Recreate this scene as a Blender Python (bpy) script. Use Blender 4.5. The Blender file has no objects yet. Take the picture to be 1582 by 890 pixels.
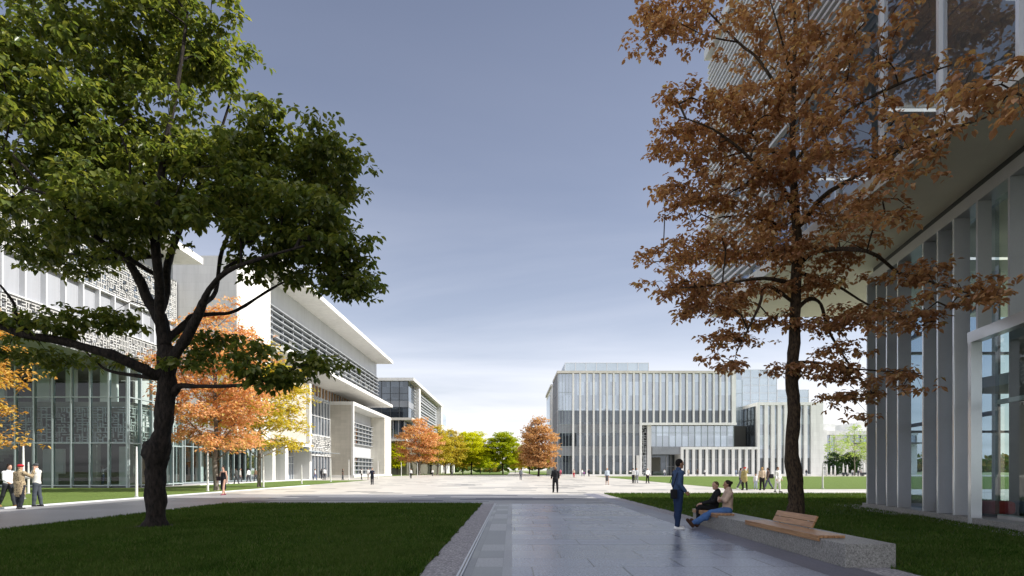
import bpy, bmesh, math, random
import numpy as np
from mathutils import Vector, Matrix

R = math.radians
rnd = random.Random(7)
scene = bpy.context.scene
COL = scene.collection

# ------------------------------------------------------------------ camera geometry (photo pixels -> metres)
F, HZ, EYE, VX = 930.0, 726.5, 1.53, 791.0
def ground_at(px, py):
    y = F * EYE / (py - HZ)
    return ((px - VX) / F * y, y)
def at(px, py, y):
    return Vector(((px - VX) / F * y, y, EYE + (HZ - py) / F * y))

# ------------------------------------------------------------------ objects
OFF = {}
def thing(name, label, cat, loc=(0, 0, 0), group=None):
    o = bpy.data.objects.new(name, None)
    o.empty_display_size = 0.2
    COL.objects.link(o)
    o.location = loc
    o['label'] = label; o['category'] = cat
    if group: o['group'] = group
    OFF[o] = Vector(loc)
    return o
def tag(o, label, cat, group=None):
    o['label'] = label; o['category'] = cat
    if group: o['group'] = group
    return o
def link(name, me, mat, parent=None, kind=None, smooth=False):
    o = bpy.data.objects.new(name, me)
    COL.objects.link(o)
    mats = mat if isinstance(mat, (list, tuple)) else [mat]
    for m in mats: me.materials.append(m)
    if parent is not None:
        o.parent = parent
        OFF[o] = OFF.get(parent, Vector((0, 0, 0)))
    if kind: o['kind'] = kind
    if smooth: me.polygons.foreach_set('use_smooth', np.ones(len(me.polygons), dtype=bool))
    return o

def mesh_np(verts, faces, matidx=None):
    """verts (N,3), faces (M,k) with a fixed k"""
    verts = np.asarray(verts, dtype=np.float32); faces = np.asarray(faces, dtype=np.int32)
    me = bpy.data.meshes.new('mesh')
    k = faces.shape[1]
    me.vertices.add(len(verts)); me.vertices.foreach_set('co', verts.ravel())
    me.loops.add(faces.size); me.loops.foreach_set('vertex_index', faces.ravel())
    me.polygons.add(len(faces))
    me.polygons.foreach_set('loop_start', np.arange(0, faces.size, k, dtype=np.int32))
    me.polygons.foreach_set('loop_total', np.full(len(faces), k, dtype=np.int32))
    if matidx is not None: me.polygons.foreach_set('material_index', np.asarray(matidx, dtype=np.int32))
    me.update(calc_edges=True)
    return me

class MB:
    def __init__(s): s.v = []; s.f = []
    def box(s, x0, x1, y0, y1, z0, z1):
        i = len(s.v)
        s.v += [(x0, y0, z0), (x1, y0, z0), (x1, y1, z0), (x0, y1, z0), (x0, y0, z1), (x1, y0, z1), (x1, y1, z1), (x0, y1, z1)]
        s.f += [(i, i+3, i+2, i+1), (i+4, i+5, i+6, i+7), (i, i+1, i+5, i+4), (i+1, i+2, i+6, i+5), (i+2, i+3, i+7, i+6), (i+3, i, i+4, i+7)]
        return s
    def quad(s, a, b, c, d):
        i = len(s.v); s.v += [tuple(a), tuple(b), tuple(c), tuple(d)]; s.f.append((i, i+1, i+2, i+3)); return s
    def prism(s, pts, z0, z1):
        i = len(s.v); n = len(pts)
        s.v += [(p[0], p[1], z0) for p in pts] + [(p[0], p[1], z1) for p in pts]
        s.f.append(tuple(i + k for k in range(n-1, -1, -1))); s.f.append(tuple(i + n + k for k in range(n)))
        for k in range(n):
            l = (k + 1) % n; s.f.append((i+k, i+l, i+n+l, i+n+k))
        return s
    def obox(s, c, u, w, h):
        """box along plan vector u (from c), plan thickness vector w, height range h"""
        c = Vector(c); u = Vector(u); w = Vector(w)
        return s.prism([(c.x, c.y), (c.x+u.x, c.y+u.y), (c.x+u.x+w.x, c.y+u.y+w.y), (c.x+w.x, c.y+w.y)], h[0], h[1])
    def tube(s, pts, rad, n=6, cap=True):
        pts = [Vector(p) for p in pts]; i0 = len(s.v)
        up = Vector((0.13, 0.27, 1)).normalized(); prev = None
        for k, p in enumerate(pts):
            t = (pts[min(k+1, len(pts)-1)] - pts[max(k-1, 0)])
            if t.length < 1e-9: t = Vector((0, 0, 1))
            t.normalize()
            a = (prev - t * prev.dot(t)) if prev is not None else t.cross(up if abs(t.dot(up)) < .95 else Vector((1, 0, 0)))
            if a.length < 1e-6: a = t.cross(Vector((1, 0, 0)))
            a.normalize(); b = t.cross(a); prev = a
            for j in range(n):
                an = 2 * math.pi * j / n
                q = p + (a * math.cos(an) + b * math.sin(an)) * rad[k]
                s.v.append(tuple(q))
        for k in range(len(pts) - 1):
            for j in range(n):
                l = (j + 1) % n
                s.f.append((i0+k*n+j, i0+k*n+l, i0+(k+1)*n+l, i0+(k+1)*n+j))
        if cap:
            s.f.append(tuple(i0 + j for j in range(n-1, -1, -1)))
            m = i0 + (len(pts)-1)*n; s.f.append(tuple(m + j for j in range(n)))
        return s
    def build(s, name, mat, parent=None, kind=None, smooth=False, bevel=0, local=False):
        off = Vector((0, 0, 0)) if local or parent is None else OFF.get(parent, Vector((0, 0, 0)))
        me = bpy.data.meshes.new(name)
        me.from_pydata([(x-off.x, y-off.y, z-off.z) for x, y, z in s.v], [], s.f); me.update()
        o = link(name, me, mat, parent, kind, smooth)
        if bevel:
            m = o.modifiers.new('Bevel', 'BEVEL'); m.width = bevel; m.segments = 2; m.limit_method = 'ANGLE'
        return o
def boxes(name, mat, parent, *bs, **kw):
    m = MB()
    for b in bs: m.box(*b)
    return m.build(name, mat, parent, **kw)

# ------------------------------------------------------------------ materials
def nt(name):
    m = bpy.data.materials.new(name); m.use_nodes = True
    t = m.node_tree; t.nodes.clear()
    return m, t
def N(t, typ, **kw):
    n = t.nodes.new(typ)
    for k, v in kw.items():
        if k == 'op': n.operation = v
        else: setattr(n, k, v)
    return n
def L(t, a, b): t.links.new(a, b)
def math_node(t, op, a, b=None, c=None):
    n = N(t, 'ShaderNodeMath', op=op)
    for i, v in enumerate((a, b, c)):
        if v is None: continue
        if isinstance(v, (int, float)): n.inputs[i].default_value = v
        else: L(t, v, n.inputs[i])
    return n.outputs[0]
def mixc(t, fac, a, b, blend='MIX'):
    n = N(t, 'ShaderNodeMix', data_type='RGBA', blend_type=blend)
    for i, v in ((0, fac), (6, a), (7, b)):
        if isinstance(v, (int, float)): n.inputs[i].default_value = v
        elif isinstance(v, tuple): n.inputs[i].default_value = (*v[:3], 1)
        else: L(t, v, n.inputs[i])
    return n.outputs[2]
def objco(t, scale=None):
    c = N(t, 'ShaderNodeTexCoord').outputs['Object']
    if scale:
        m = N(t, 'ShaderNodeMapping'); m.inputs['Scale'].default_value = scale if isinstance(scale, tuple) else (scale,)*3
        L(t, c, m.inputs[0]); c = m.outputs[0]
    return c
def noise(t, co, scale, detail=4, rough=.55, dist=0):
    n = N(t, 'ShaderNodeTexNoise'); n.inputs['Scale'].default_value = scale; n.inputs['Detail'].default_value = detail
    n.inputs['Roughness'].default_value = rough; n.inputs['Distortion'].default_value = dist
    if co is not None: L(t, co, n.inputs['Vector'])
    return n.outputs['Fac']
def ramp(t, fac, stops):
    n = N(t, 'ShaderNodeValToRGB'); e = n.color_ramp.elements
    while len(e) < len(stops): e.new(.5)
    for i, (p, c) in enumerate(stops):
        e[i].position = p; e[i].color = (*c, 1) if isinstance(c, tuple) else (c, c, c, 1)
    L(t, fac, n.inputs[0]); return n.outputs[0]
def principled(t, col, rough=.6, metal=0, spec=.5, bump=None, bstr=.3, bdist=.01):
    p = N(t, 'ShaderNodeBsdfPrincipled')
    if isinstance(col, tuple): p.inputs['Base Color'].default_value = (*col, 1)
    else: L(t, col, p.inputs['Base Color'])
    if isinstance(rough, (int, float)): p.inputs['Roughness'].default_value = rough
    else: L(t, rough, p.inputs['Roughness'])
    p.inputs['Metallic'].default_value = metal; p.inputs['Specular IOR Level'].default_value = spec
    if bump is not None:
        b = N(t, 'ShaderNodeBump'); b.inputs['Strength'].default_value = bstr; b.inputs['Distance'].default_value = bdist
        L(t, bump, b.inputs['Height']); L(t, b.outputs[0], p.inputs['Normal'])
    o = N(t, 'ShaderNodeOutputMaterial'); L(t, p.outputs[0], o.inputs[0])
    return p
def plain(name, col, rough=.6, metal=0, spec=.5, var=.12, scale=1.5, bump=0, bscale=40):
    m, t = nt(name); co = objco(t)
    a = noise(t, co, scale, 5); b = noise(t, co, scale * 14, 3)
    f = math_node(t, 'ADD', math_node(t, 'MULTIPLY', a, .7), math_node(t, 'MULTIPLY', b, .3))
    c = mixc(t, ramp(t, f, [(.3, 0.), (.7, 1.)]), tuple(x * (1 - var) for x in col), tuple(min(1, x * (1 + var)) for x in col))
    principled(t, c, rough, metal, spec, noise(t, co, bscale, 3) if bump else None, bump)
    return m
def panels(name, col, w, h, joint=.012, var=.08, rough=.55, dark=.55, streak=0.0, spec=.4):
    """stone / metal cladding: joints laid out along the wall (x+y) and height"""
    m, t = nt(name); co = objco(t)
    s = N(t, 'ShaderNodeSeparateXYZ'); L(t, co, s.inputs[0])
    u = math_node(t, 'DIVIDE', math_node(t, 'ADD', s.outputs[0], s.outputs[1]), w)
    v = math_node(t, 'DIVIDE', s.outputs[2], h)
    fv = math_node(t, 'FLOOR', v)
    u = math_node(t, 'ADD', u, math_node(t, 'MULTIPLY', fv, .5))
    cb = N(t, 'ShaderNodeCombineXYZ'); L(t, math_node(t, 'FLOOR', u), cb.inputs[0]); L(t, fv, cb.inputs[1])
    wn = N(t, 'ShaderNodeTexWhiteNoise', noise_dimensions='2D'); L(t, cb.outputs[0], wn.inputs['Vector'])
    ju = math_node(t, 'LESS_THAN', math_node(t, 'FRACT', u), joint / w)
    jv = math_node(t, 'LESS_THAN', math_node(t, 'FRACT', v), joint / h)
    j = math_node(t, 'MAXIMUM', ju, jv)
    g = noise(t, co, 3, 6)
    f = math_node(t, 'ADD', math_node(t, 'MULTIPLY', wn.outputs['Value'], .55), math_node(t, 'MULTIPLY', g, .45))
    c = mixc(t, f, tuple(x * (1 - var) for x in col), tuple(min(1, x * (1 + var)) for x in col))
    st = noise(t, objco(t, (1.1, 1.1, .09)), 1, 6, .7)
    c = mixc(t, .6, c, mixc(t, 1., c, ramp(t, st, [(.3, .78), (.6, 1.04)]), 'MULTIPLY'))
    c = mixc(t, math_node(t, 'MULTIPLY', j, 1 - dark), c, tuple(x * .3 for x in col))
    principled(t, c, rough, 0, spec)
    return m
def glass(name, tint=(.8, .9, .92), refl=.08, rough=.01):
    """clear pane: see-through with a Fresnel mirror"""
    m, t = nt(name)
    fr = N(t, 'ShaderNodeLayerWeight'); fr.inputs['Blend'].default_value = .5
    g = N(t, 'ShaderNodeBsdfGlossy'); g.inputs['Roughness'].default_value = rough
    tr = N(t, 'ShaderNodeBsdfTransparent'); tr.inputs[0].default_value = (*tint, 1)
    mx = N(t, 'ShaderNodeMixShader')
    L(t, math_node(t, 'MULTIPLY_ADD', math_node(t, 'POWER', fr.outputs['Facing'], 4.), .85, refl), mx.inputs[0])
    L(t, tr.outputs[0], mx.inputs[1]); L(t, g.outputs[0], mx.inputs[2])
    o = N(t, 'ShaderNodeOutputMaterial'); L(t, mx.outputs[0], o.inputs[0])
    return m
def facade_glass(name, col=(.02, .026, .034), refl=.22, w=1.8, h=3.7, wob=.006, var=.6):
    """coated curtain-wall glass: dark body, mirror coat, slightly uneven panes with blinds behind some"""
    m, t = nt(name); co = objco(t)
    s = N(t, 'ShaderNodeSeparateXYZ'); L(t, co, s.inputs[0])
    u = math_node(t, 'FLOOR', math_node(t, 'DIVIDE', math_node(t, 'ADD', s.outputs[0], s.outputs[1]), w))
    v = math_node(t, 'FLOOR', math_node(t, 'DIVIDE', s.outputs[2], h))
    cb = N(t, 'ShaderNodeCombineXYZ'); L(t, u, cb.inputs[0]); L(t, v, cb.inputs[1])
    wn = N(t, 'ShaderNodeTexWhiteNoise', noise_dimensions='2D'); L(t, cb.outputs[0], wn.inputs['Vector'])
    c = mixc(t, ramp(t, wn.outputs['Value'], [(.35, 0.), (1., 1.)]), col, tuple(x * (1 + var * 4) + .01 for x in col))
    d = N(t, 'ShaderNodeBsdfDiffuse'); L(t, c, d.inputs[0])
    g = N(t, 'ShaderNodeBsdfGlossy'); g.inputs['Roughness'].default_value = .03
    g.inputs[0].default_value = (.86, .93, 1, 1)
    b = N(t, 'ShaderNodeBump'); b.inputs['Strength'].default_value = .35; b.inputs['Distance'].default_value = wob
    L(t, noise(t, co, .55, 2), b.inputs['Height']); L(t, b.outputs[0], g.inputs['Normal'])
    fr = N(t, 'ShaderNodeLayerWeight'); fr.inputs['Blend'].default_value = .5
    mx = N(t, 'ShaderNodeMixShader'); L(t, math_node(t, 'MULTIPLY_ADD', math_node(t, 'POWER', fr.outputs['Facing'], 4.), .8, refl), mx.inputs[0])
    L(t, d.outputs[0], mx.inputs[1]); L(t, g.outputs[0], mx.inputs[2])
    o = N(t, 'ShaderNodeOutputMaterial'); L(t, mx.outputs[0], o.inputs[0])
    return m
def leafmat(name, stops, trans=.35, gloss=.0, patch=None):
    m, t = nt(name)
    ge = N(t, 'ShaderNodeNewGeometry')
    c = ramp(t, ge.outputs['Random Per Island'], stops)
    c = mixc(t, ramp(t, noise(t, objco(t), .9, 2), [(.35, 0.), (.7, .5)]), c, stops[0][1])
    if patch: c = mixc(t, ramp(t, noise(t, objco(t, (1, .55, 1)), .42, 5, .65), [(.42, 0.), (.68, .75)]), c, patch)
    d = N(t, 'ShaderNodeBsdfDiffuse'); L(t, c, d.inputs[0])
    tr = N(t, 'ShaderNodeBsdfTranslucent'); L(t, mixc(t, 1., c, (1.6, 1.5, .8), 'MULTIPLY'), tr.inputs[0])
    mx = N(t, 'ShaderNodeMixShader'); mx.inputs[0].default_value = trans
    L(t, d.outputs[0], mx.inputs[1]); L(t, tr.outputs[0], mx.inputs[2])
    g = N(t, 'ShaderNodeBsdfGlossy'); g.inputs['Roughness'].default_value = .38
    m2 = N(t, 'ShaderNodeMixShader'); m2.inputs[0].default_value = gloss
    L(t, mx.outputs[0], m2.inputs[1]); L(t, g.outputs[0], m2.inputs[2])
    o = N(t, 'ShaderNodeOutputMaterial'); L(t, m2.outputs[0], o.inputs[0])
    return m
def emit(name, col, s):
    m, t = nt(name); e = N(t, 'ShaderNodeEmission'); e.inputs[0].default_value = (*col, 1); e.inputs[1].default_value = s
    o = N(t, 'ShaderNodeOutputMaterial'); L(t, e.outputs[0], o.inputs[0]); return m

def paving(name, stops, tx, ty, joint=.008, rough=(.2, .45), speck=.25, offset=.5, spec=.5, jdark=.45, big=None, bump=.0):
    """slabs tx wide (x) by ty deep (y), each its own tone, granite speckle, thin joints"""
    m, t = nt(name); co = objco(t)
    s = N(t, 'ShaderNodeSeparateXYZ'); L(t, co, s.inputs[0])
    v = math_node(t, 'DIVIDE', s.outputs[1], ty); fv = math_node(t, 'FLOOR', v)
    u = math_node(t, 'ADD', math_node(t, 'DIVIDE', s.outputs[0], tx), math_node(t, 'MULTIPLY', fv, offset))
    fu = math_node(t, 'FLOOR', u)
    cb = N(t, 'ShaderNodeCombineXYZ'); L(t, fu, cb.inputs[0]); L(t, fv, cb.inputs[1])
    wn = N(t, 'ShaderNodeTexWhiteNoise', noise_dimensions='2D'); L(t, cb.outputs[0], wn.inputs['Vector'])
    c = ramp(t, wn.outputs['Value'], stops)
    sp = noise(t, co, 27, 4, .85)
    c = mixc(t, speck, c, mixc(t, 1., c, ramp(t, sp, [(.34, .25), (.66, 1.8)]), 'MULTIPLY'))
    st = noise(t, co, .45, 5)
    c = mixc(t, .35, c, mixc(t, 1., c, ramp(t, st, [(.3, .6), (.7, 1.15)]), 'MULTIPLY'))
    j = math_node(t, 'MAXIMUM', math_node(t, 'LESS_THAN', math_node(t, 'FRACT', u), joint / tx), math_node(t, 'LESS_THAN', math_node(t, 'FRACT', v), joint / ty))
    c = mixc(t, math_node(t, 'MULTIPLY', j, jdark), c, (.03, .03, .032))
    rg = math_node(t, 'ADD', math_node(t, 'MULTIPLY_ADD', wn.outputs['Value'], (rough[1]-rough[0]) * .5, rough[0]), math_node(t, 'MULTIPLY', st, (rough[1]-rough[0]) * .5))
    principled(t, c, rg, 0, spec, sp, bump, .004)
    return m
M = {}
M['white'] = panels('white_panel', (.66, .655, .635), 3.2, 1.6, joint=.02, var=.05, dark=.72)
M['whitemetal'] = plain('white_metal', (.62, .63, .645), .35, var=.04, scale=2)
M['cream'] = panels('cream_concrete', (.64, .61, .55), 4.2, 1.8, joint=.02, var=.07, dark=.72)
M['limestone'] = panels('limestone_cladding', (.62, .59, .52), 1.8, .9)
M['travertine'] = panels('travertine_cladding', (.45, .42, .36), 2.4, .6, var=.12)
M['greystone'] = panels('grey_stone_cladding', (.50, .50, .49), 1.8, 1.0, var=.07)
M['palestone'] = panels('pale_stone_cladding', (.80, .80, .78), 1.6, 1.2, var=.06)
M['darkstone'] = panels('dark_stone_cladding', (.13, .125, .10), 1.2, 3.0, var=.2)
M['greypanel'] = panels('grey_metal_panel', (.34, .355, .385), 1.9, 3.3, var=.05, rough=.4)
M['whitepanel'] = panels('white_metal_panel', (.46, .475, .50), 2.4, 1.6, var=.04, rough=.4)
M['steel'] = plain('brushed_steel', (.50, .51, .53), .38, .75, var=.06, scale=3)
M['alu'] = plain('aluminium_fin', (.50, .505, .52), .32, .35, var=.06, scale=1.2)
M['alu_edge'] = plain('aluminium_edge', (.78, .80, .84), .2, .4, var=.04)
M['mullion'] = plain('pale_mullion', (.36, .42, .43), .35, .2, var=.05)
M['lattice'] = plain('lattice_bars', (.50, .50, .49), .5, var=.06)
M['spandrel'] = plain('dark_spandrel', (.22, .235, .26), .25, 0, .6, var=.25, scale=.25)
M['darkmetal'] = plain('dark_metal', (.05, .055, .06), .4, .3)
M['glass'] = glass('clear_glass', (.66, .76, .75), .05)
M['glassup'] = glass('upper_blue_glass', (.55, .64, .78), .26)
M['glassblue'] = glass('blue_glass', (.46, .56, .70), .10)
M['glassfar'] = facade_glass('facade_glass', (.022, .027, .034), .10)  # dark body stands in for the dark surroundings mirrored in lower panes
M['glassfar2'] = facade_glass('upper_facade_glass', (.11, .13, .16), .32)  # paler body: sky mirrored in the upper panes put into the colour
M['louvre'] = plain('louvre_metal', (.36, .375, .39), .4, .2, var=.05)
M['glasspale'] = facade_glass('pale_facade_glass', (.30, .36, .40), .30, 2.1, 2.3, .006, .04)
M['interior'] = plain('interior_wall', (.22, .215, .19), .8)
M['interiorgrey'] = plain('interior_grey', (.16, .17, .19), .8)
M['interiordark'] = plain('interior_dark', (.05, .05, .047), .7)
M['ceiling'] = plain('ceiling_white', (.72, .72, .69), .8, var=.03)
M['soffit'] = plain('soffit_plaster', (.80, .79, .66), .7, var=.04)
M['timber'] = plain('warm_timber', (.34, .20, .10), .5)
M['lamp'] = emit('lamp_strip', (1, .93, .78), .7)
M['bark'] = None
def bark(name, a, b, sc=14):
    m, t = nt(name); co = objco(t, (1, 1, .33))
    n1 = noise(t, co, sc, 6, .65); n2 = noise(t, co, sc * 3, 3)
    c = mixc(t, ramp(t, n1, [(.35, 0.), (.68, 1.)]), a, b)
    h = math_node(t, 'ADD', n1, math_node(t, 'MULTIPLY', n2, .4))
    principled(t, c, .85, 0, .25, h, 1.0, .06)
    return m
M['bark'] = bark('dark_bark', (.006, .005, .005), (.045, .034, .028))
M['bark2'] = bark('rough_dark_bark', (.010, .008, .007), (.12, .08, .05), 20)
M['barkgrey'] = bark('grey_bark', (.10, .085, .07), (.26, .23, .20))
M['leafgreen'] = leafmat('green_leaves', [(0, (.07, .11, .026)), (.5, (.14, .175, .036)), (1, (.25, .26, .065))], .52, .04)
M['leafrust'] = leafmat('rust_leaves', [(0, (.28, .14, .08)), (.45, (.46, .25, .145)), (.85, (.60, .37, .22)), (1, (.55, .42, .20))], .44, .03)
M['leaforange'] = leafmat('orange_leaves', [(0, (.54, .26, .13)), (.45, (.68, .40, .23)), (.78, (.72, .48, .28)), (1, (.54, .50, .17))], .35)
M['leafgold'] = leafmat('golden_leaves', [(0, (.46, .34, .05)), (.5, (.56, .46, .07)), (1, (.42, .46, .07))], .35)
M['leafamber'] = leafmat('amber_leaves', [(0, (.46, .24, .07)), (.5, (.58, .36, .11)), (1, (.54, .44, .12))], .35)
M['leaflime'] = leafmat('lime_leaves', [(0, (.40, .44, .015)), (.5, (.54, .56, .02)), (1, (.62, .60, .03))], .45)
M['leafmid'] = leafmat('mid_green_leaves', [(0, (.25, .32, .012)), (.5, (.35, .41, .02)), (1, (.46, .48, .03))], .45)
M['leafbrown'] = leafmat('brown_leaves', [(0, (.42, .24, .12)), (.5, (.54, .33, .18)), (1, (.62, .41, .24))], .35)
M['leafpale'] = leafmat('pale_green_leaves', [(0, (.24, .36, .10)), (.5, (.34, .46, .15)), (1, (.46, .54, .22))], .45)
M['leafdark'] = leafmat('dark_shrub_leaves', [(0, (.02, .05, .018)), (1, (.05, .10, .03))], .2)
M['leaffar'] = leafmat('far_leaves', [(0, (.06, .10, .03)), (.6, (.13, .17, .04)), (1, (.30, .2, .05))], .2)

# ground
M['plaza'] = paving('plaza_granite', [(0, (.15, .145, .14)), (.09, (.21, .205, .19)), (.11, (.49, .465, .42)), (.6, (.53, .50, .45)), (1, (.57, .54, .485))], 2.2, 1.1, .008, (.32, .5), .08, .37, .32, .2)
M['bands'] = paving('banded_granite', [(0, (.085, .09, .11)), (.42, (.12, .125, .145)), (.46, (.26, .265, .28)), (1, (.34, .34, .345))], 5.4, .62, .008, (.5, .6), .2, .43, .15, .3)
M['path'] = paving('sky_tinted_granite', [(0, (.13, .147, .20)), (.25, (.17, .187, .245)), (.5, (.235, .255, .32)), (.75, (.205, .222, .285)), (1, (.32, .34, .40))], 1.43, .95, .026, (.17, .40), .9, .31, .5, 1., bump=.2)  # blue of the reflected sky mixed into the grey slab tones
M['pathdark'] = paving('dark_granite', [(0, (.085, .09, .10)), (.4, (.105, .11, .125)), (.75, (.13, .135, .15)), (.8, (.27, .275, .29)), (1, (.30, .305, .32))], .6, .95, .012, (.26, .44), .6, .0, .4, .8, bump=.1)
M['pathlight'] = paving('light_granite', [(0, (.22, .225, .245)), (1, (.26, .265, .285))], .15, 1.9, .006, (.3, .46), .5, 0, .4, .6, bump=.1)
M['walk'] = paving('shaded_plaza_granite', [(0, (.24, .24, .25)), (1, (.32, .32, .33))], 2.2, 1.1, .012, (.34, .5), .3, .5, .32, .5)  # plaza paving in darker grey, the shade over it put into the colour
M['pathedge'] = paving('blue_granite', [(0, (.13, .13, .165)), (1, (.165, .165, .205))], 5.0, 1.2, .006, (.3, .5), .45, .0, .4, .6, bump=.25)
def gravel():
    m, t = nt('pale_gravel'); co = objco(t)
    v = N(t, 'ShaderNodeTexVoronoi'); v.inputs['Scale'].default_value = 24; L(t, co, v.inputs['Vector'])
    c = mixc(t, 1., ramp(t, v.outputs['Distance'], [(0, 1.), (.55, .45)]), mixc(t, v.outputs['Color'], (.42, .40, .44), (.70, .68, .70)), 'MULTIPLY')
    principled(t, c, .85, 0, .2, v.outputs['Distance'], -1.0, .03); return m
M['gravel'] = gravel()
def lawn(name, a, b, c3):
    m, t = nt(name); co = objco(t)
    n1 = noise(t, co, .35, 5, .6); n2 = noise(t, co, 9, 4, .7); n3 = noise(t, objco(t, (60, 18, 60)), 1, 3, .7)
    c = mixc(t, ramp(t, n1, [(.38, 0.), (.66, 1.)]), a, b)
    c = mixc(t, ramp(t, n2, [(.42, 0.), (.75, .55)]), c, c3)
    c = mixc(t, .55, c, mixc(t, 1., c, ramp(t, n3, [(.25, .45), (.75, 1.5)]), 'MULTIPLY'))
    h = math_node(t, 'ADD', n3, n2)
    principled(t, c, .9, 0, .1, h, .8, .05); return m
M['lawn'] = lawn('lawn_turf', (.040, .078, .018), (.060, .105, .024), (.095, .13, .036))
M['lawn2'] = lawn('sunlit_tone_turf', (.10, .155, .036), (.125, .185, .045), (.16, .20, .065))  # same turf, colour lightened for the sunshine that falls on these lawns
M['blade'] = leafmat('grass_blades', [(0, (.025, .055, .010)), (.5, (.060, .115, .022)), (.88, (.10, .16, .036)), (1, (.20, .19, .09))], .3, .0, (.085, .122, .034))
M['soil'] = plain('dark_soil', (.055, .038, .026), .95, var=.5, scale=8, bump=.8, bscale=30)
M['ground'] = plain('far_ground', (.20, .24, .10), .9, var=.3, scale=.02)
def granite():
    m, t = nt('speckled_granite'); co = objco(t)
    a = noise(t, co, 34, 3, .8); b = noise(t, co, 80, 2, .8)
    c = ramp(t, math_node(t, 'ADD', math_node(t, 'MULTIPLY', a, .6), math_node(t, 'MULTIPLY', b, .4)), [(.38, (.085, .082, .08)), (.47, (.24, .235, .225)), (.58, (.37, .365, .35)), (.66, (.52, .51, .49))])
    c = mixc(t, .3, c, mixc(t, 1., c, ramp(t, noise(t, co, 1.3, 4), [(.3, .6), (.7, 1.15)]), 'MULTIPLY'))
    principled(t, c, .5, 0, .4, b, .25, .006); return m
M['granite'] = granite()
def wood():
    m, t = nt('oiled_wood'); co = objco(t, (22, 1.6, 22))
    a = noise(t, co, 1, 5, .6, .6)
    c = ramp(t, a, [(.25, (.20, .095, .04)), (.5, (.36, .19, .085)), (.75, (.50, .29, .14))])
    principled(t, c, .38, 0, .5, a, .2, .004); return m
M['wood'] = wood()
M['red'] = plain('red_fabric', (.32, .03, .035), .8)
M['slate'] = plain('slate_fabric', (.12, .14, .18), .8)
def cloth(name, c, v=.12, rough=.85): return plain(name, c, rough, 0, .2, var=v, scale=9, bump=.3, bscale=60)
CL = {}
def cl(c):
    k = tuple(round(x, 3) for x in c)
    if k not in CL: CL[k] = cloth('cloth', k)
    return CL[k]
def leopard():
    m, t = nt('leopard_cloth'); co = objco(t)
    v = N(t, 'ShaderNodeTexVoronoi'); v.inputs['Scale'].default_value = 17; L(t, co, v.inputs['Vector'])
    c = mixc(t, ramp(t, v.outputs['Distance'], [(.28, 1.), (.4, 0.)]), (.34, .27, .17), (.05, .035, .025))
    principled(t, c, .9, 0, .1); return m
M['leopard'] = leopard()
SKIN = [plain('skin_light', (.52, .30, .21), .5, var=.05), plain('skin_tan', (.36, .19, .115), .5, var=.05), plain('skin_deep', (.20, .10, .06), .5, var=.05)]
# ------------------------------------------------------------------ trees
def leaves_mesh(c, d, n, ln, wd):
    """folded six-point leaves: c base points, d directions, n normals (unit-ish), ln / wd lengths and half widths"""
    d = d / np.linalg.norm(d, axis=1, keepdims=True)
    s = np.cross(d, n); s /= np.maximum(np.linalg.norm(s, axis=1, keepdims=True), 1e-6)
    n = np.cross(s, d)
    ln = ln[:, None]; wd = wd[:, None]
    k = len(c); V = np.empty((k, 6, 3), np.float32)
    V[:, 0] = c
    V[:, 1] = c + d * ln * .32 + s * wd + n * wd * .35
    V[:, 2] = c + d * ln * .68 + s * wd * .8 + n * wd * .2
    V[:, 3] = c + d * ln - n * ln * .12
    V[:, 4] = c + d * ln * .68 - s * wd * .8 + n * wd * .2
    V[:, 5] = c + d * ln * .32 - s * wd + n * wd * .35
    i = np.arange(k)[:, None] * 6
    fa = np.concatenate([i + np.array([[0, 1, 2, 3]]), i + np.array([[0, 3, 4, 5]])], 0)
    return V.reshape(-1, 3), fa

def grow(limbs, attr, rng, r_tip=.007, stiff=.28, maxlen=4.0):
    """limbs: list of polylines [(Vector, radius), ...]; attr: points the twigs must reach. Returns twig polylines and radii."""
    nodes, par = [], []
    for pl in limbs:
        for a, b in zip(pl[:-1], pl[1:]):
            seg = (b[0] - a[0]).length; k = max(1, int(seg / .35))
            for j in range(k):
                nodes.append(a[0].lerp(b[0], j / k)); par.append(-1)
        nodes.append(pl[-1][0]); par.append(-1)
    P = np.array([tuple(p) for p in nodes], dtype=np.float64)
    A = np.array(attr, dtype=np.float64)
    dmin = np.array([np.min(np.linalg.norm(P - a, axis=1)) for a in A])
    order = np.argsort(dmin)
    Pl = list(map(np.array, P)); twigs = []; load = {}
    parent = list(par)
    cap = np.zeros((len(P) + len(A) * 7 + 10, 3)); cap[:len(P)] = P; cnt = len(P)
    for oi in order:
        a = A[oi]; Q = cap[:cnt]
        dv = a - Q; dist = np.linalg.norm(dv, axis=1)
        pen = dist * (1 + .9 * np.clip(-dv[:, 2] / np.maximum(dist, 1e-6), 0, 1))
        j = int(np.argmin(pen)); p0 = Q[j].copy(); d = dist[j]
        if d < .08: continue
        k = int(min(6, max(2, d / .35))); mid = []
        jit = rng.normal(0, .06 * d, 3)
        for q in range(1, k + 1):
            t = q / k
            p = p0 + (a - p0) * t
            p = p + np.array([0, 0, 1]) * d * .16 * math.sin(math.pi * t) + jit * math.sin(math.pi * t)
            mid.append(p)
        idx = [j]; prev = j
        for p in mid:
            cap[cnt] = p; parent.append(prev); prev = cnt; idx.append(cnt); cnt += 1
        twigs.append(idx)
        q = prev
        while q != -1 and q < len(parent):
            load[q] = load.get(q, 0) + 1
            q = parent[q]
    out = []
    for idx in twigs:
        pts = [Vector(cap[i]) for i in idx]
        rr = [r_tip * max(1, load.get(i, 1)) ** .5 for i in idx]
        rr[0] = rr[1]
        rr[-1] = r_tip * .6
        out.append((pts, rr))
    return out

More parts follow.
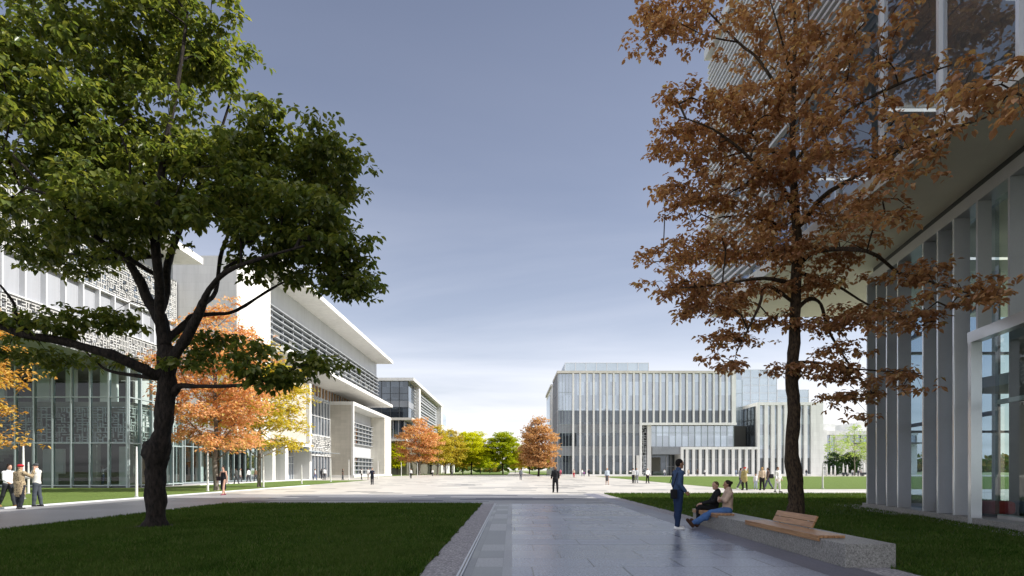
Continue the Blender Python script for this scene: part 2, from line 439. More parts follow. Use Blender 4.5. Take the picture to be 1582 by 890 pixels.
def whorls(attr, rng, per, spread, leaf, count=(5, 8), droop=.35, flat=.4, outer=None, wfac=.24):
    """leaf sprays round every twig end"""
    A = np.repeat(np.asarray(attr), per, axis=0)
    A = A + rng.normal(0, 1, A.shape) * np.array([spread, spread, spread * flat])
    k = rng.integers(count[0], count[1] + 1, len(A))
    C = np.repeat(A, k, axis=0); m = len(C)
    az = rng.uniform(0, 2 * math.pi, m)
    d = np.stack([np.cos(az), np.sin(az), -droop + rng.normal(0, .38, m)], 1)
    nrm = np.stack([rng.normal(0, .35, m), rng.normal(0, .35, m), np.ones(m)], 1)
    C = C + d * leaf * rng.uniform(.05, .5, (m, 1)) + rng.normal(0, leaf * .12, (m, 3))
    ln = leaf * rng.uniform(.6, 1.2, m)
    return leaves_mesh(C, d, nrm, ln, ln * wfac * rng.uniform(.8, 1.25, m))

def lobe_points(lobes, rng, n, shell=.5):
    w = np.array([l[2] if len(l) > 2 else l[1][0] * l[1][1] * .5 + l[1][0] * l[1][2] * .5 for l in lobes]); w = w / w.sum()
    pts = []
    for l, ww in zip(lobes, w):
        k = max(2, int(round(n * ww)))
        u = rng.normal(0, 1, (k, 3)); u /= np.linalg.norm(u, axis=1, keepdims=True)
        r = rng.uniform(0, 1, (k, 1)) ** shell
        p = u * r
        p[:, 2] = np.where(p[:, 2] < 0, p[:, 2] * .75, p[:, 2])
        pts.append(np.array(tuple(l[0])) + p * np.array(l[1]))
    return np.concatenate(pts)

def smooth_line(pl, k=4):
    """Catmull-Rom through (Vector, radius) points"""
    out = []
    for i in range(len(pl) - 1):
        p0, p1, p2, p3 = pl[max(i-1, 0)], pl[i], pl[i+1], pl[min(i+2, len(pl)-1)]
        for j in range(k):
            t = j / k
            def cr(a, b, c, d): return .5 * ((2*b) + (c-a)*t + (2*a-5*b+4*c-d)*t*t + (3*b-a-3*c+d)*t*t*t)
            out.append((Vector([cr(p0[0][q], p1[0][q], p2[0][q], p3[0][q]) for q in range(3)]), p1[1] + (p2[1]-p1[1]) * t))
    out.append(pl[-1]); return out

def wood_mesh(root, limbs, twigs, mat, rng, gnarl=.0, n_big=10):
    m = MB()
    for pl in limbs:
        pts = [p for p, r in pl]; rr = [r for p, r in pl]
        big = max(rr) > .1
        i0 = len(m.v); nn = 20 if max(rr) > .2 and gnarl else (n_big if big else 6)
        m.tube(pts, rr, nn)
        if gnarl:
            from mathutils import noise as mn
            for q in range(i0, len(m.v)):
                v = Vector(m.v[q]); k = (q - i0) // nn
                if k >= len(pts): continue
                c = pts[k]; d = v - c
                s = 1 + gnarl * (mn.noise(v * 2.2) * .7 + mn.noise(v * 6.0) * .45 + mn.noise(v * 15) * .25)
                m.v[q] = tuple(c + d * s)
    for pts, rr in twigs: m.tube(pts, rr, 5 if max(rr) > .02 else 4, cap=False)
    return m.build('trunk', mat, root, smooth=True)

def crown_mesh(root, vf, mat):
    V, fa = vf
    off = OFF[root]
    me = mesh_np(V - np.array(tuple(off), np.float32), fa)
    return link('crown', me, mat, root)

def big_tree(name, label, base, depth, limbs_px, lobes_px, leafm, barkm, seed, n_attr, per, spread, leaf, droop, gnarl, wfac=.24, flat=.4, count=(5, 8), shell=.5, clear=None):
    """limbs and crown masses are given where the photograph shows them, then set out in depth round the trunk"""
    rng = np.random.default_rng(seed)
    root = thing(name, label, 'tree', (base[0], base[1], 0))
    limbs = []
    for pl in limbs_px:
        line = []
        for px, py, dy, r in pl:
            p = at(px, py, depth + dy)
            if clear:
                lim = clear[0] if p.z > 8.2 else clear[1]
                if p.x > lim: p = Vector((0, 0, EYE)).lerp(p, lim / p.x)
            line.append((p, r))
        limbs.append(smooth_line(line))
    lobes = []
    s = F / depth
    for l in lobes_px:
        px, py, dy, rx, ry, rd = l[:6]; wt = (rx * ry + rx * rd * s) / s / s * .5 * (l[6] if len(l) > 6 else 1)
        lobes.append((at(px, py, depth + dy), (rx / s, rd, ry * (.82 if clear else 1) / s), wt))
    attr = lobe_points(lobes, rng, n_attr, shell)
    keep = np.ones(len(attr), bool)
    if clear:   # the wall beside the tree: that side of the crown spreads forward along it instead
        for q in range(len(attr)):
            hi, lo = (clear[0], 8.3) if attr[q, 2] > 8.6 else (clear[1], 10.2)
            if attr[q, 0] > hi - .15:
                k = rng.uniform(lo, hi) / attr[q, 0]
                attr[q] = np.array([0, 0, EYE]) + (attr[q] - np.array([0, 0, EYE])) * k
                keep[q] = rng.random() < (.75 * k * k if k < .86 else .8)
    attr = attr[keep]
    attr = attr[attr[:, 2] > 2.4]
    tw = grow(limbs, attr, rng)
    wood_mesh(root, limbs, tw, barkm, rng, gnarl)
    crown_mesh(root, whorls(attr, rng, per, spread, leaf, count, droop, flat, wfac=wfac), leafm)
    return root

def auto_tree(name, label, x, y, h, cr, cb, leafm, seed, n_attr=160, per=8, leaf=.22, tr=.16, shape='cone', group=None, barkm='barkgrey', lean=0, count=(5, 7), spread=.4, extra=None, wfac=.26):
    rng = np.random.default_rng(seed); rr = random.Random(seed)
    root = thing(name, label, 'tree', (x, y, 0), group)
    tp = [(Vector((x, y, -.05)), tr * 1.5), (Vector((x, y, .35)), tr)]
    k = 6
    for i in range(1, k + 1):
        t = i / k
        tp.append((Vector((x + lean * t + rr.uniform(-.12, .12) * h * .06, y + rr.uniform(-.12, .12) * h * .05, h * .92 * t)), tr * (1 - t) ** .8 + .02))
    limbs = [smooth_line(tp, 3)]; lobes = []
    lv = 6
    for i in range(lv):
        t = (i + .5) / lv
        z = cb + (h - cb) * t
        if shape == 'cone': rad = cr * (1 - t) ** .75 * (1.0 if t > .12 else .8) + .35
        elif shape == 'round': rad = cr * math.sqrt(max(.05, 1 - (2 * t - .9) ** 2 / 1.25))
        else: rad = cr * (.55 + .45 * math.sin(math.pi * (t * .9 + .1))) * (1 if t < .7 else 1 - (t - .7) * 2.2)
        nl = 5 if rad > 1.2 else 3
        a0 = rr.uniform(0, 6.28)
        for j in range(nl):
            a = a0 + j * 2 * math.pi / nl + rr.uniform(-.35, .35); q = rad * rr.uniform(.5, .72)
            c = Vector((x + lean * z / h + q * math.cos(a), y + q * math.sin(a), z + rr.uniform(-.3, .3)))
            lobes.append((c, (rad * .5 * rr.uniform(.75, 1.2), rad * .5, (h - cb) / lv * rr.uniform(.42, .75))))
            if j % 2 == 0:
                zb = max(cb * .75, z - rad * .55 - .2); bx = x + lean * zb / h
                limbs.append(smooth_line([(Vector((bx, y, zb)), tr * .38 * (1 - .6 * t)), (Vector((x + q * .5 * math.cos(a), y + q * .5 * math.sin(a), zb + (z - zb) * .45)), tr * .26 * (1 - .6 * t)), (c, .015)], 3))
    attr = lobe_points(lobes, rng, n_attr, .6)
    tw = grow(limbs, attr, rng, .006)
    wood_mesh(root, limbs, tw, M[barkm], rng, 0, 8)
    crown_mesh(root, whorls(attr, rng, per, spread, leaf, count, .3, .45, wfac=wfac), leafm)
    return root

TL = 16.2
big_tree('green_tree', 'broad dark green tree with gnarled leaning trunk on shaded lawn', ground_at(240, 814), TL,
  [ # px, py, depth offset, radius
   [(239, 822, 0, .50), (240, 812, 0, .34), (241, 796, 0, .255), (241, 755, 0, .235), (240, 722, 0, .24), (241, 705, 0, .32), (243, 694, 0, .34), (248, 680, 0, .26), (253, 650, 0, .235), (257, 600, 0, .225), (258, 562, 0, .235), (258, 535, 0, .21)],
   [(258, 562, 0, .20), (249, 499, .3, .17), (232, 470, .5, .15), (216, 434, .7, .13), (198, 400, 1., .10), (172, 320, 1.4, .08), (148, 220, 1.2, .055), (120, 120, 1.0, .03)],
   [(255, 535, 0, .16), (248, 499, .1, .14), (247, 450, -.3, .13), (244, 416, -.6, .12), (240, 340, -1., .10), (258, 215, -1.2, .075), (276, 120, -1.0, .05), (290, 20, -.8, .025)],
   [(249, 480, 0, .10), (257, 450, .4, .11), (258, 416, .8, .10), (268, 380, 1.2, .085), (305, 290, 2.0, .06), (345, 190, 2.2, .035), (368, 110, 2.0, .02)],
   [(258, 575, 0, .17), (240, 580, -.2, .155), (216, 567, -.5, .14), (180, 551, -.8, .125), (137, 538, -1., .11), (90, 526, -1.1, .10), (36, 517, -1.3, .085), (0, 504, -1.4, .075), (-70, 480, -1.6, .04)],
   [(256, 585, .1, .085), (230, 583, .5, .06), (172, 574, 1., .045), (150, 560, 1.3, .035), (120, 530, 1.6, .02)],
   [(60, 522, -1.2, .05), (28, 500, -1.6, .045), (22, 470, -1.9, .035), (0, 440, -2.2, .02)],
   [(258, 620, .1, .14), (270, 604, .0, .115), (279, 596, -.1, .085), (306, 597, -.4, .055), (360, 596, -.9, .045), (403, 590, -1.2, .035), (450, 572, -1.6, .018)],
   [(257, 560, 0, .17), (273, 545, -.1, .14), (298, 502, -.4, .12), (313, 470, -.6, .10), (323, 448, -.8, .085), (350, 420, -1.2, .06), (400, 400, -1.6, .045), (470, 380, -2., .025)],
   [(252, 535, 0, .13), (262, 520, .3, .115), (273, 513, .5, .10), (286, 500, .8, .09), (298, 488, 1., .08), (330, 485, 1.5, .06), (365, 480, 2., .05), (430, 440, 2.6, .035), (500, 410, 2.8, .02)],
   [(315, 468, -.6, .07), (333, 450, .2, .06), (345, 380, .8, .05), (380, 320, 1.2, .04), (420, 270, 1.4, .03), (480, 240, 1.4, .015)],
   [(250, 430, .2, .07), (200, 400, -.8, .06), (140, 360, -1.6, .05), (80, 300, -2.4, .035), (20, 240, -3, .02)],
   [(250, 395, -.4, .06), (170, 400, 1.4, .05), (90, 390, 2.2, .035), (10, 380, 2.8, .02)],
  ],
  [ # px, py, dy, rx, ry, depth radius
   (140, 50, .3, 200, 110, 3.2), (290, 45, .2, 95, 95, 2.2), (330, 100, .2, 60, 50, 1.5), (20, 110, -1.2, 120, 120, 2.4),
   (70, 250, -.8, 150, 110, 3.0), (200, 215, .6, 150, 115, 3.2), (300, 250, -.2, 105, 85, 2.6), (60, 365, .4, 115, 42, 2.6), (150, 320, -1.5, 115, 62, 2.0),
   (440, 260, .4, 105, 75, 2.4, 1.3), (512, 270, .2, 52, 62, 1.6, 1.6), (390, 320, -.6, 110, 72, 2.4), (500, 375, .2, 85, 80, 2.2, 1.4), (425, 405, .3, 80, 46, 2.0), (545, 440, .2, 42, 45, 1.2, 1.7), (360, 300, 1.8, 90, 90, 1.8),
   (440, 575, -1.4, 62, 32, 1.0), (400, 545, -1.2, 40, 18, .8), (470, 560, -1.5, 34, 26, .7),
   (60, 495, -1.3, 85, 30, 1.3, .5), (140, 498, -.6, 70, 26, 1.2, .5), (20, 545, -1.3, 55, 20, 1.0, .5), (165, 552, 1.2, 50, 16, .9, .5), (205, 500, .8, 45, 20, .8, .5), (90, 560, .4, 50, 16, .9, .5),
   (305, 540, .9, 38, 26, .9), (330, 520, 1.2, 30, 16, .7), (285, 560, -.6, 26, 16, .6), (270, 315, 1.8, 110, 50, 1.8), (220, 325, -2.0, 90, 40, 1.4)],
  M['leafgreen'], M['bark'], 11, 800, 14, .25, .185, .62, .34, .29, .35, (4, 7))

TR = 20.2
big_tree('rust_tree', 'tall rust brown tree with layered sprays beside the granite bench', ground_at(1228, 797), TR,
  [
   [(1227, 803, 0, .42), (1228, 796, 0, .30), (1230, 778, 0, .255), (1228, 745, 0, .25), (1224, 712, 0, .25), (1223, 690, 0, .205), (1226, 650, 0, .205), (1226, 622, 0, .195), (1223, 580, 0, .21), (1227, 531, 0, .19), (1229, 456, 0, .165), (1232, 380, 0, .15), (1229, 330, 0, .135), (1224, 225, .1, .10), (1226, 150, .1, .08), (1228, 60, .1, .05), (1226, -40, .1, .025)],
   [(1231, 328, 0, .09), (1210, 294, -.3, .08), (1172, 259, -.8, .065), (1145, 232, -1.1, .055), (1102, 200, -1.5, .035), (1050, 180, -1.9, .018)],
   [(1227, 262, .1, .07), (1199, 237, .6, .06), (1161, 232, 1.2, .05), (1110, 245, 1.8, .035), (1050, 250, 2.2, .015)],
   [(1224, 170, .1, .06), (1207, 146, .3, .055), (1172, 92, .7, .05), (1140, 65, 1., .04), (1077, 0, 1.6, .028), (1040, -40, 1.9, .015)],
   [(1140, 65, 1., .03), (1090, 55, .6, .022), (1040, 30, .2, .015)],
   [(1233, 350, 0, .10), (1245, 337, .1, .09), (1274, 302, .4, .08), (1318, 275, .8, .07), (1372, 240, 1.3, .055), (1425, 216, 1.7, .045), (1533, 178, 2.4, .02)],
   [(1227, 262, 0, .075), (1234, 243, -.2, .07), (1262, 210, -.7, .06), (1320, 165, -1.4, .05), (1388, 130, -2.2, .04), (1470, 100, -2.9, .018)],
   [(1232, 410, 0, .085), (1264, 388, -.4, .075), (1339, 388, -1.4, .06), (1388, 421, -1.9, .05), (1425, 432, -2.3, .045), (1512, 458, -3., .018)],
   [(1229, 480, 0, .085), (1250, 462, .3, .07), (1268, 470, .6, .06), (1280, 510, 1., .05), (1310, 560, 1.5, .035), (1350, 610, 1.8, .015)],
   [(1229, 470, 0, .07), (1185, 441, -.6, .055), (1172, 475, -.9, .045), (1140, 540, -1.2, .015)],
   [(1230, 395, 0, .075), (1180, 385, .7, .06), (1130, 392, 1.4, .05), (1070, 400, 2.1, .03), (1000, 405, 2.6, .012)],
   [(1229, 440, 0, .07), (1180, 430, -1.2, .055), (1110, 440, -2.2, .04), (1050, 445, -2.8, .015)],
   [(1226, 560, 0, .06), (1260, 560, -1.0, .045), (1320, 570, -2.0, .035), (1400, 575, -2.6, .012)],
   [(1225, 190, .1, .06), (1250, 150, 1., .05), (1290, 90, 1.8, .035), (1340, 30, 2.4, .015)],
   [(1226, 130, 0, .045), (1210, 70, -1., .035), (1190, 0, -1.8, .015)],
   [(1231, 420, 0, .07), (1290, 440, 1.2, .05), (1340, 470, 2.0, .035), (1400, 490, 2.6, .015)],
  ],
  [
   (1030, 45, .8, 70, 45, 1.3), (1010, 10, 1.6, 55, 35, 1.2), (1075, 15, 1.6, 50, 40, 1.3),
   (1180, 50, .4, 95, 75, 2.4, .7), (1300, 50, 1.0, 110, 75, 2.6, .55), (1240, 130, .2, 110, 70, 2.6, .6), (1390, 30, -1.4, 80, 45, 1.8, .5), (1220, -30, .3, 120, 50, 2.2, .6),
   (1360, 135, -.8, 110, 60, 2.4, .65), (1480, 160, -.4, 95, 45, 1.9, .7), (1545, 105, 1., 55, 32, 1.4, .6), (1550, 175, 1.8, 60, 32, 1.4, .7), (1430, 215, 1.2, 90, 32, 1.6, .6),
   (1080, 165, -.8, 75, 40, 1.6), (1050, 215, 1., 62, 36, 1.6), (1110, 235, 0, 85, 42, 1.8), (1170, 180, -1., 80, 50, 1.8),
   (1300, 230, .6, 95, 55, 2.4), (1370, 270, .9, 75, 36, 1.8), (1200, 270, -.9, 90, 36, 2.0), (1090, 310, .2, 90, 30, 2.0), (1060, 300, 1.2, 60, 26, 1.3), (1180, 340, 1., 85, 32, 2.0), (1290, 330, -.9, 90, 34, 1.8), (1375, 330, .6, 60, 28, 1.3),
   (1040, 395, 1.2, 74, 26, 1.5), (1120, 380, -.8, 90, 28, 1.7), (1215, 390, 0, 70, 36, 1.8), (1060, 445, -1.6, 76, 24, 1.4), (1140, 460, .2, 95, 28, 1.7), (1090, 478, -.6, 66, 20, 1.2),
   (1300, 390, -1., 70, 22, 1.3), (1390, 425, -1.9, 60, 20, 1.0), (1470, 455, -2.4, 80, 26, 1.3), (1535, 455, -2.9, 45, 22, .9), (1260, 440, .4, 70, 30, 1.6), (1340, 485, 1.4, 95, 26, 1.6), (1410, 500, 2.0, 60, 22, 1.2), (1280, 500, -.6, 60, 22, 1.3),
   (1130, 520, -1.1, 56, 24, 1.1), (1120, 560, -1.3, 38, 22, .9), (1170, 495, .6, 50, 20, 1.1), (1210, 570, -.2, 34, 22, .7),
   (1290, 575, -1.2, 60, 22, 1.2), (1370, 580, -1.8, 62, 18, 1.1), (1320, 612, .8, 62, 24, 1.1), (1335, 640, 1.6, 30, 13, .7), (1300, 545, 1.2, 45, 22, 1.1), (1400, 600, 1.0, 38, 14, .8)],
  M['leafrust'], M['bark2'], 23, 1150, 7, .20, .17, .45, .30, .29, .28, (4, 7), .55, (9.95, 11.7))

# trees along the left lawn strip
auto_tree('maple_tree', 'orange autumn tree on the sunny grass strip beside the woman in black', -22.2, 45.2, 14.2, 4.4, 3.0, M['leaforange'], 31, 560, 7, .25, .19, 'oval')
auto_tree('maple_tree', 'yellow green and orange tree in front of the white stone entrance frame', -22.6, 53.8, 13.0, 4.6, 3.4, M['leafgold'], 37, 420, 7, .27, .17, 'oval')
auto_tree('maple_tree', 'amber tree at the left edge, half hidden behind the broad green tree', -29.8, 31.5, 11.8, 4.2, 2.8, M['leafamber'], 41, 300, 5, .25, .17, 'oval')

# the avenue at the far end of the plaza
def avenue(px, Y, top, w, mat, label, seed, shape='oval', bark='barkgrey', name='avenue_tree', n=340, per=6, leaf=.5, cbf=.22):
    x = (px - VX) / F * Y; h = EYE + (HZ - top) / F * Y
    auto_tree(name, label, x, Y, h, w / F * Y / 2, h * cbf, mat, seed, n, per, leaf, h * .018, shape, 'avenue trees beyond the plaza', bark, spread=.55)
avenue(648, 186, 645, 70, M['leaforange'], 'large orange tree before the dark office wall, first of the left row', 51, 'oval', n=420)
avenue(676, 196, 655, 56, M['leafgold'], 'golden tree standing just right of the large orange tree', 52, n=220)
avenue(697, 214, 662, 48, M['leafgold'], 'taller golden tree between the first golden tree and the lime green tree', 53)
avenue(728, 229, 667, 72, M['leaflime'], 'wide lime green tree with forked dark trunk at the plaza end', 54, 'round', 'bark', n=560, per=7, leaf=.55, cbf=.28)
avenue(777, 231, 668, 56, M['leafmid'], 'rounded mid green tree at the plaza end beside the lime green tree', 55, 'round', 'bark', n=520, per=7, leaf=.55, cbf=.28)
avenue(832, 150, 643, 60, M['leafbrown'], 'tall russet brown tree beside the corner of the finned building', 56, 'oval', 'bark', n=420, cbf=.14)
k = 60
for px, Y, top, w, mat, lab in [
    (715, 245, 688, 40, 'leafgold', 'small golden tree showing behind the lime green tree trunk'),
    (742, 262, 690, 36, 'leafmid', 'small green tree showing right of the lime green tree trunk'),
    (757, 300, 694, 32, 'leaflime', 'smallest lime green tree deep in the avenue between the two green trees'),
    (806, 262, 690, 34, 'leafgold', 'small yellowing tree between the mid green and the russet tree'),
    (818, 236, 680, 36, 'leafamber', 'amber tree half hidden behind the russet brown tree'),
    (666, 232, 668, 44, 'leafamber', 'amber tree deep in the left row behind the golden trees'),
    (688, 262, 676, 40, 'leaforange', 'orange tree deep in the left row near the far terrace'),
    (614, 205, 684, 22, 'leaflime', 'slim green tree peeping out past the end of the stone building'),
    (796, 330, 699, 26, 'leafmid', 'tiny distant green tree standing in the gap of the avenue')]:
    avenue(px, Y, top, w, M[mat], lab, k, 'round', 'bark', n=240, per=6, leaf=.6, cbf=.25); k += 1
# court on the far right
for px, Y, top, w, lab in [(1292, 176, 672, 34, 'small bright green tree in the far court, left of the tallest one'), (1320, 168, 655, 48, 'tallest bright green tree in the far court with thin airy layers'), (1340, 178, 674, 30, 'bright green tree in the far court next to the aluminium fins')]:
    x = (px - VX) / F * Y; h = EYE + (HZ - top) / F * Y
    auto_tree('court_tree', lab, x, Y, h, w / F * Y / 2, h * .35, M['leafpale'], k, 80, 4, .36, .14, 'oval', 'trees in the far court', 'barkgrey', spread=.6); k += 1
for px, Y, top, w, lab in [(1289, 172, 700, 26, 'dark round shrub below the small bright green tree'), (1311, 174, 698, 24, 'dark round shrub left of the tallest court tree trunk'), (1321, 180, 702, 12, 'narrow dark clipped shrub against the pale court wall')]:
    x = (px - VX) / F * Y; h = EYE + (HZ - top) / F * Y
    auto_tree('shrub', lab, x, Y, h, w / F * Y / 2, .8, M['leafdark'], k, 80, 6, .45, .1, 'round', 'dark shrubs in the far court', 'bark', spread=.4); k += 1
# ------------------------------------------------------------------ ground
def sheet(name, mat, pts, z, kind='structure', parent=None):
    m = MB(); m.v = [(p[0], p[1], z) for p in pts]; m.f = [tuple(range(len(pts)))]
    return m.build(name, mat, parent, kind=kind)
def rect(name, mat, x0, x1, y0, y1, z): return sheet(name, mat, [(x0, y0), (x1, y0), (x1, y1), (x0, y1)], z)
rect('ground', M['ground'], -2500, 2500, -400, 4500, -.03)
rect('plaza', M['plaza'], -90, 140, -40, 205, 0)
rect('plaza_bands', M['bands'], -13.2, 5.9, 27.4, 38.2, .004)
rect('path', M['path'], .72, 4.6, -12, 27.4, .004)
rect('path_border', M['pathdark'], -.72, -.15, -12, 27.4, .005)
rect('path_border', M['pathlight'], -.15, 0, -12, 27.4, .006)
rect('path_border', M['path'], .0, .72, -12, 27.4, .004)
rect('path_border', M['pathedge'], 4.6, 5.35, -12, 39, .005)
rect('walkway', M['walk'], -20.3, -13.25, -12, 38.2, .004)
rect('walkway', M['gravel'], -13.25, -12.9, -12, 27.4, .006)
rect('gravel_bed', M['gravel'], -1.45, -.80, -12, 27.4, .004)
rect('gravel_bed', M['gravel'], 5.35, 6.3, -12, 39.0, .008)
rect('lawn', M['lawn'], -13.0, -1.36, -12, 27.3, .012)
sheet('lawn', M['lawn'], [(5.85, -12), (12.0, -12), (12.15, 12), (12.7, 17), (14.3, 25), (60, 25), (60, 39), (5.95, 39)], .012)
sheet('lawn', M['lawn2'], [(18, 48.4), (140, 48.4), (140, 148), (20.5, 148)], .012)
sheet('lawn', M['lawn2'], [(-90, 20), (-20.3, 20), (-20.9, 60), (-21.8, 92), (-31.5, 88), (-31.5, 52.0), (-90, 52.0)], .012)
sheet('lawn', M['lawn2'], [(-32.2, 120), (-30.8, 120), (-29.5, 180), (-28, 205), (-44, 205), (-44, 165), (-32.2, 165)], .012)
rect('lawn', M['lawn2'], -24, 20, 190, 420, .012)
rect('path', M['plaza'], -1.5, 7, 190, 420, .018)
boxes('kerb', M['whitemetal'], None, (-20.32, -20.14, 18, 60, -.02, .06), kind='structure')
rect('bounce_terrace', M['plaza'], 20.2, 62, 24.9, 38.9, .018)  # pale paving added behind the fins to bounce sunlight onto the soffit
g = MB(); g.box(-.80, -.765, -8, 27.4, -.02, .022); g.box(-.745, -.72, -8, 27.4, -.02, .022)
o = g.build('drain_channel', M['steel'], None); tag(o, 'long steel drain channel between the gravel strip and dark paving', 'drain')

for nm, (cx, cy), r0 in (('soil', ground_at(240, 814), .72), ('soil', ground_at(1228, 797), .62)):
    sheet(nm, M['soil'], [(cx + math.cos(a) * r0 * (1 + .18 * math.sin(a * 3 + cx) + .1 * math.sin(a * 7)), cy + math.sin(a) * r0 * (1 + .18 * math.sin(a * 3 + cx) + .1 * math.sin(a * 7))) for a in [i * math.pi / 14 for i in range(28)]], .017)
T1, T2 = ground_at(240, 814), ground_at(1228, 797)
# short grass standing on the shaded lawns
def blades(poly_fn, x0, x1, y0, y1, dens, seed, hgt):
    rng = np.random.default_rng(seed)
    n = int((x1 - x0) * (y1 - y0) * dens)
    x = rng.uniform(x0, x1, n); y = rng.uniform(y0, y1, n)
    keep = poly_fn(x, y) & (np.hypot(x - T1[0], y - T1[1]) > .42 + .25 * rng.random(n)) & (np.hypot(x - T2[0], y - T2[1]) > .38 + .22 * rng.random(n)); x = x[keep]; y = y[keep]; n = len(x)
    h = hgt * rng.uniform(.5, 1.3, n) * (1 + .02 * y); az = rng.uniform(0, 6.283, n); w = .014 + .0009 * y
    tilt = rng.normal(0, .45, (n, 2))
    V = np.empty((n, 3, 3), np.float32)
    V[:, 0] = np.stack([x - np.cos(az) * w / 2, y - np.sin(az) * w / 2, np.full(n, .01)], 1)
    V[:, 1] = np.stack([x + np.cos(az) * w / 2, y + np.sin(az) * w / 2, np.full(n, .01)], 1)
    V[:, 2] = np.stack([x + tilt[:, 0] * h, y + tilt[:, 1] * h, .01 + h], 1)
    return V.reshape(-1, 3), np.arange(n * 3).reshape(-1, 3)
def ragged(x): return np.sin(x * 3.1) * .03 + np.sin(x * 11.3) * .02 + np.sin(x * 29.) * .012
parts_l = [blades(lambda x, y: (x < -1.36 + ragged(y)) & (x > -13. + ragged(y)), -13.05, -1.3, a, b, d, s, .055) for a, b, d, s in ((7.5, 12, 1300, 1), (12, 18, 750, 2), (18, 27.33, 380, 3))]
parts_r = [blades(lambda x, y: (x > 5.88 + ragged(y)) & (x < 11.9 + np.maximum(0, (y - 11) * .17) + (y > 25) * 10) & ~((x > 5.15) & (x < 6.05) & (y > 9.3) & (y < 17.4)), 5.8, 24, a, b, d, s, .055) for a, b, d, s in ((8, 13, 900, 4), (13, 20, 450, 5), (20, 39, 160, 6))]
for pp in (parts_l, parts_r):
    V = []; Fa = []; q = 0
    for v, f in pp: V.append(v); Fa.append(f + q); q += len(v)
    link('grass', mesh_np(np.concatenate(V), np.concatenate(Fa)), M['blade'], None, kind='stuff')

# far wood closing the horizon
rng = np.random.default_rng(99)
n = 9000
fx = rng.uniform(-420, 420, n); fy = rng.uniform(430, 520, n)
top = 8 + 4 * np.sin(fx * .05) + 3 * np.sin(fx * .17 + 1)
fz = rng.uniform(.2, 1, n) ** .6 * top
C = np.stack([fx, fy, fz], 1); az = rng.uniform(0, 6.28, n)
V, fa = leaves_mesh(C, np.stack([np.cos(az), np.sin(az), rng.normal(0, .4, n)], 1), rng.normal(0, 1, (n, 3)), rng.uniform(3, 6, n), rng.uniform(1.2, 2.2, n))
link('far_wood', mesh_np(V, fa), M['leaffar'], None, kind='stuff')
# ------------------------------------------------------------------ buildings
def lattice(name, parent, plane, pos, a0, a1, z0, z1, mat, seed, bar=.09, cell=.62, dep=.12, kind=None):
    """screen of broken square fretwork. plane 'x': wall at x=pos running along y; plane 'y': wall at y=pos running along x"""
    r = random.Random(seed); m = MB()
    def put(u0, u1, w0, w1):
        if plane == 'x': m.box(pos - dep/2, pos + dep/2, u0, u1, w0, w1)
        else: m.box(u0, u1, pos - dep/2, pos + dep/2, w0, w1)
    nu = max(2, round((a1 - a0) / cell)); nz = max(2, round((z1 - z0) / cell))
    du = (a1 - a0) / nu; dz = (z1 - z0) / nz; b = bar / 2
    for i in range(nu + 1):
        for j in range(nz):
            if i in (0, nu) or r.random() < .72: put(a0 + i*du - b, a0 + i*du + b, z0 + j*dz - b, z0 + (j+1)*dz + b)
    for j in range(nz + 1):
        for i in range(nu):
            if j in (0, nz) or r.random() < .72: put(a0 + i*du + b, a0 + (i+1)*du - b, z0 + j*dz - b*.98, z0 + j*dz + b*.98)
    for i in range(nu):
        for j in range(nz):
            k = r.random(); u = a0 + i*du; w = z0 + j*dz
            if k < .35: put(u + du*.5 - b, u + du*.5 + b, w + b, w + dz - b)
            elif k < .7: put(u + b, u + du - b, w + dz*.5 - b, w + dz*.5 + b)
            elif k < .85: put(u + b, u + du*.5, w + dz*.5 - b, w + dz*.5 + b); put(u + du*.5 - b, u + du*.5 + b*.9, w + b, w + dz*.5)
    return m.build(name, mat, parent)

def mullions(parent, plane, pos, a0, a1, z0, z1, step, mat, dep=.18, wid=.07, trans=(), name='window_frame', ends=True):
    m = MB(); n = max(1, round((a1 - a0) / step)); d = (a1 - a0) / n
    for i in range(0 if ends else 1, n + 1 if ends else n):
        u = a0 + i * d
        if plane == 'x': m.box(pos - dep/2, pos + dep/2, u - wid/2, u + wid/2, z0, z1)
        else: m.box(u - wid/2, u + wid/2, pos - dep/2, pos + dep/2, z0, z1)
    for z in trans:
        if plane == 'x': m.box(pos - dep*.4, pos + dep*.4, a0, a1, z - .045, z + .045)
        else: m.box(a0, a1, pos - dep*.4, pos + dep*.4, z - .045, z + .045)
    return m.build(name, mat, parent)
def pane(parent, plane, pos, a0, a1, z0, z1, mat, name='glazing'):
    m = MB()
    if plane == 'x': m.quad((pos, a0, z0), (pos, a1, z0), (pos, a1, z1), (pos, a0, z1))
    else: m.quad((a0, pos, z0), (a1, pos, z0), (a1, pos, z1), (a0, pos, z1))
    return m.build(name, mat, parent)

# ---- lattice pavilion, far left
B = thing('glass_pavilion', 'glass pavilion with square fretwork screens and overhanging upper storey behind the gnarled tree', 'building', (-45, 60, 0))
X0 = -33.5
ga = pane(B, 'y', 52.5, -64, X0, .15, 10.6, M['glass']); gb = pane(B, 'x', X0, 52.5, 61, .15, 10.6, M['glass'])
mullions(ga, 'y', 52.5, -64.4, X0, 0, 10.6, 1.67, M['mullion'], .3, .13, (.2, 7.9, 3.9))
mullions(gb, 'x', X0, 52.5, 61, 0, 10.6, 1.67, M['mullion'], .3, .13, (.2, 7.9, 3.9))
lattice('lattice_screen', B, 'y', 52.85, -62, X0 - .15, 4.0, 7.05, M['greypanel'], 1, .075, .45)
lattice('lattice_screen', B, 'x', X0 - .35, 52.9, 61, 4.0, 7.05, M['lattice'], 2, .085, .55)
boxes('floor', M['interiorgrey'], B, (-64, X0 - .1, 52.6, 80, 0, .14))
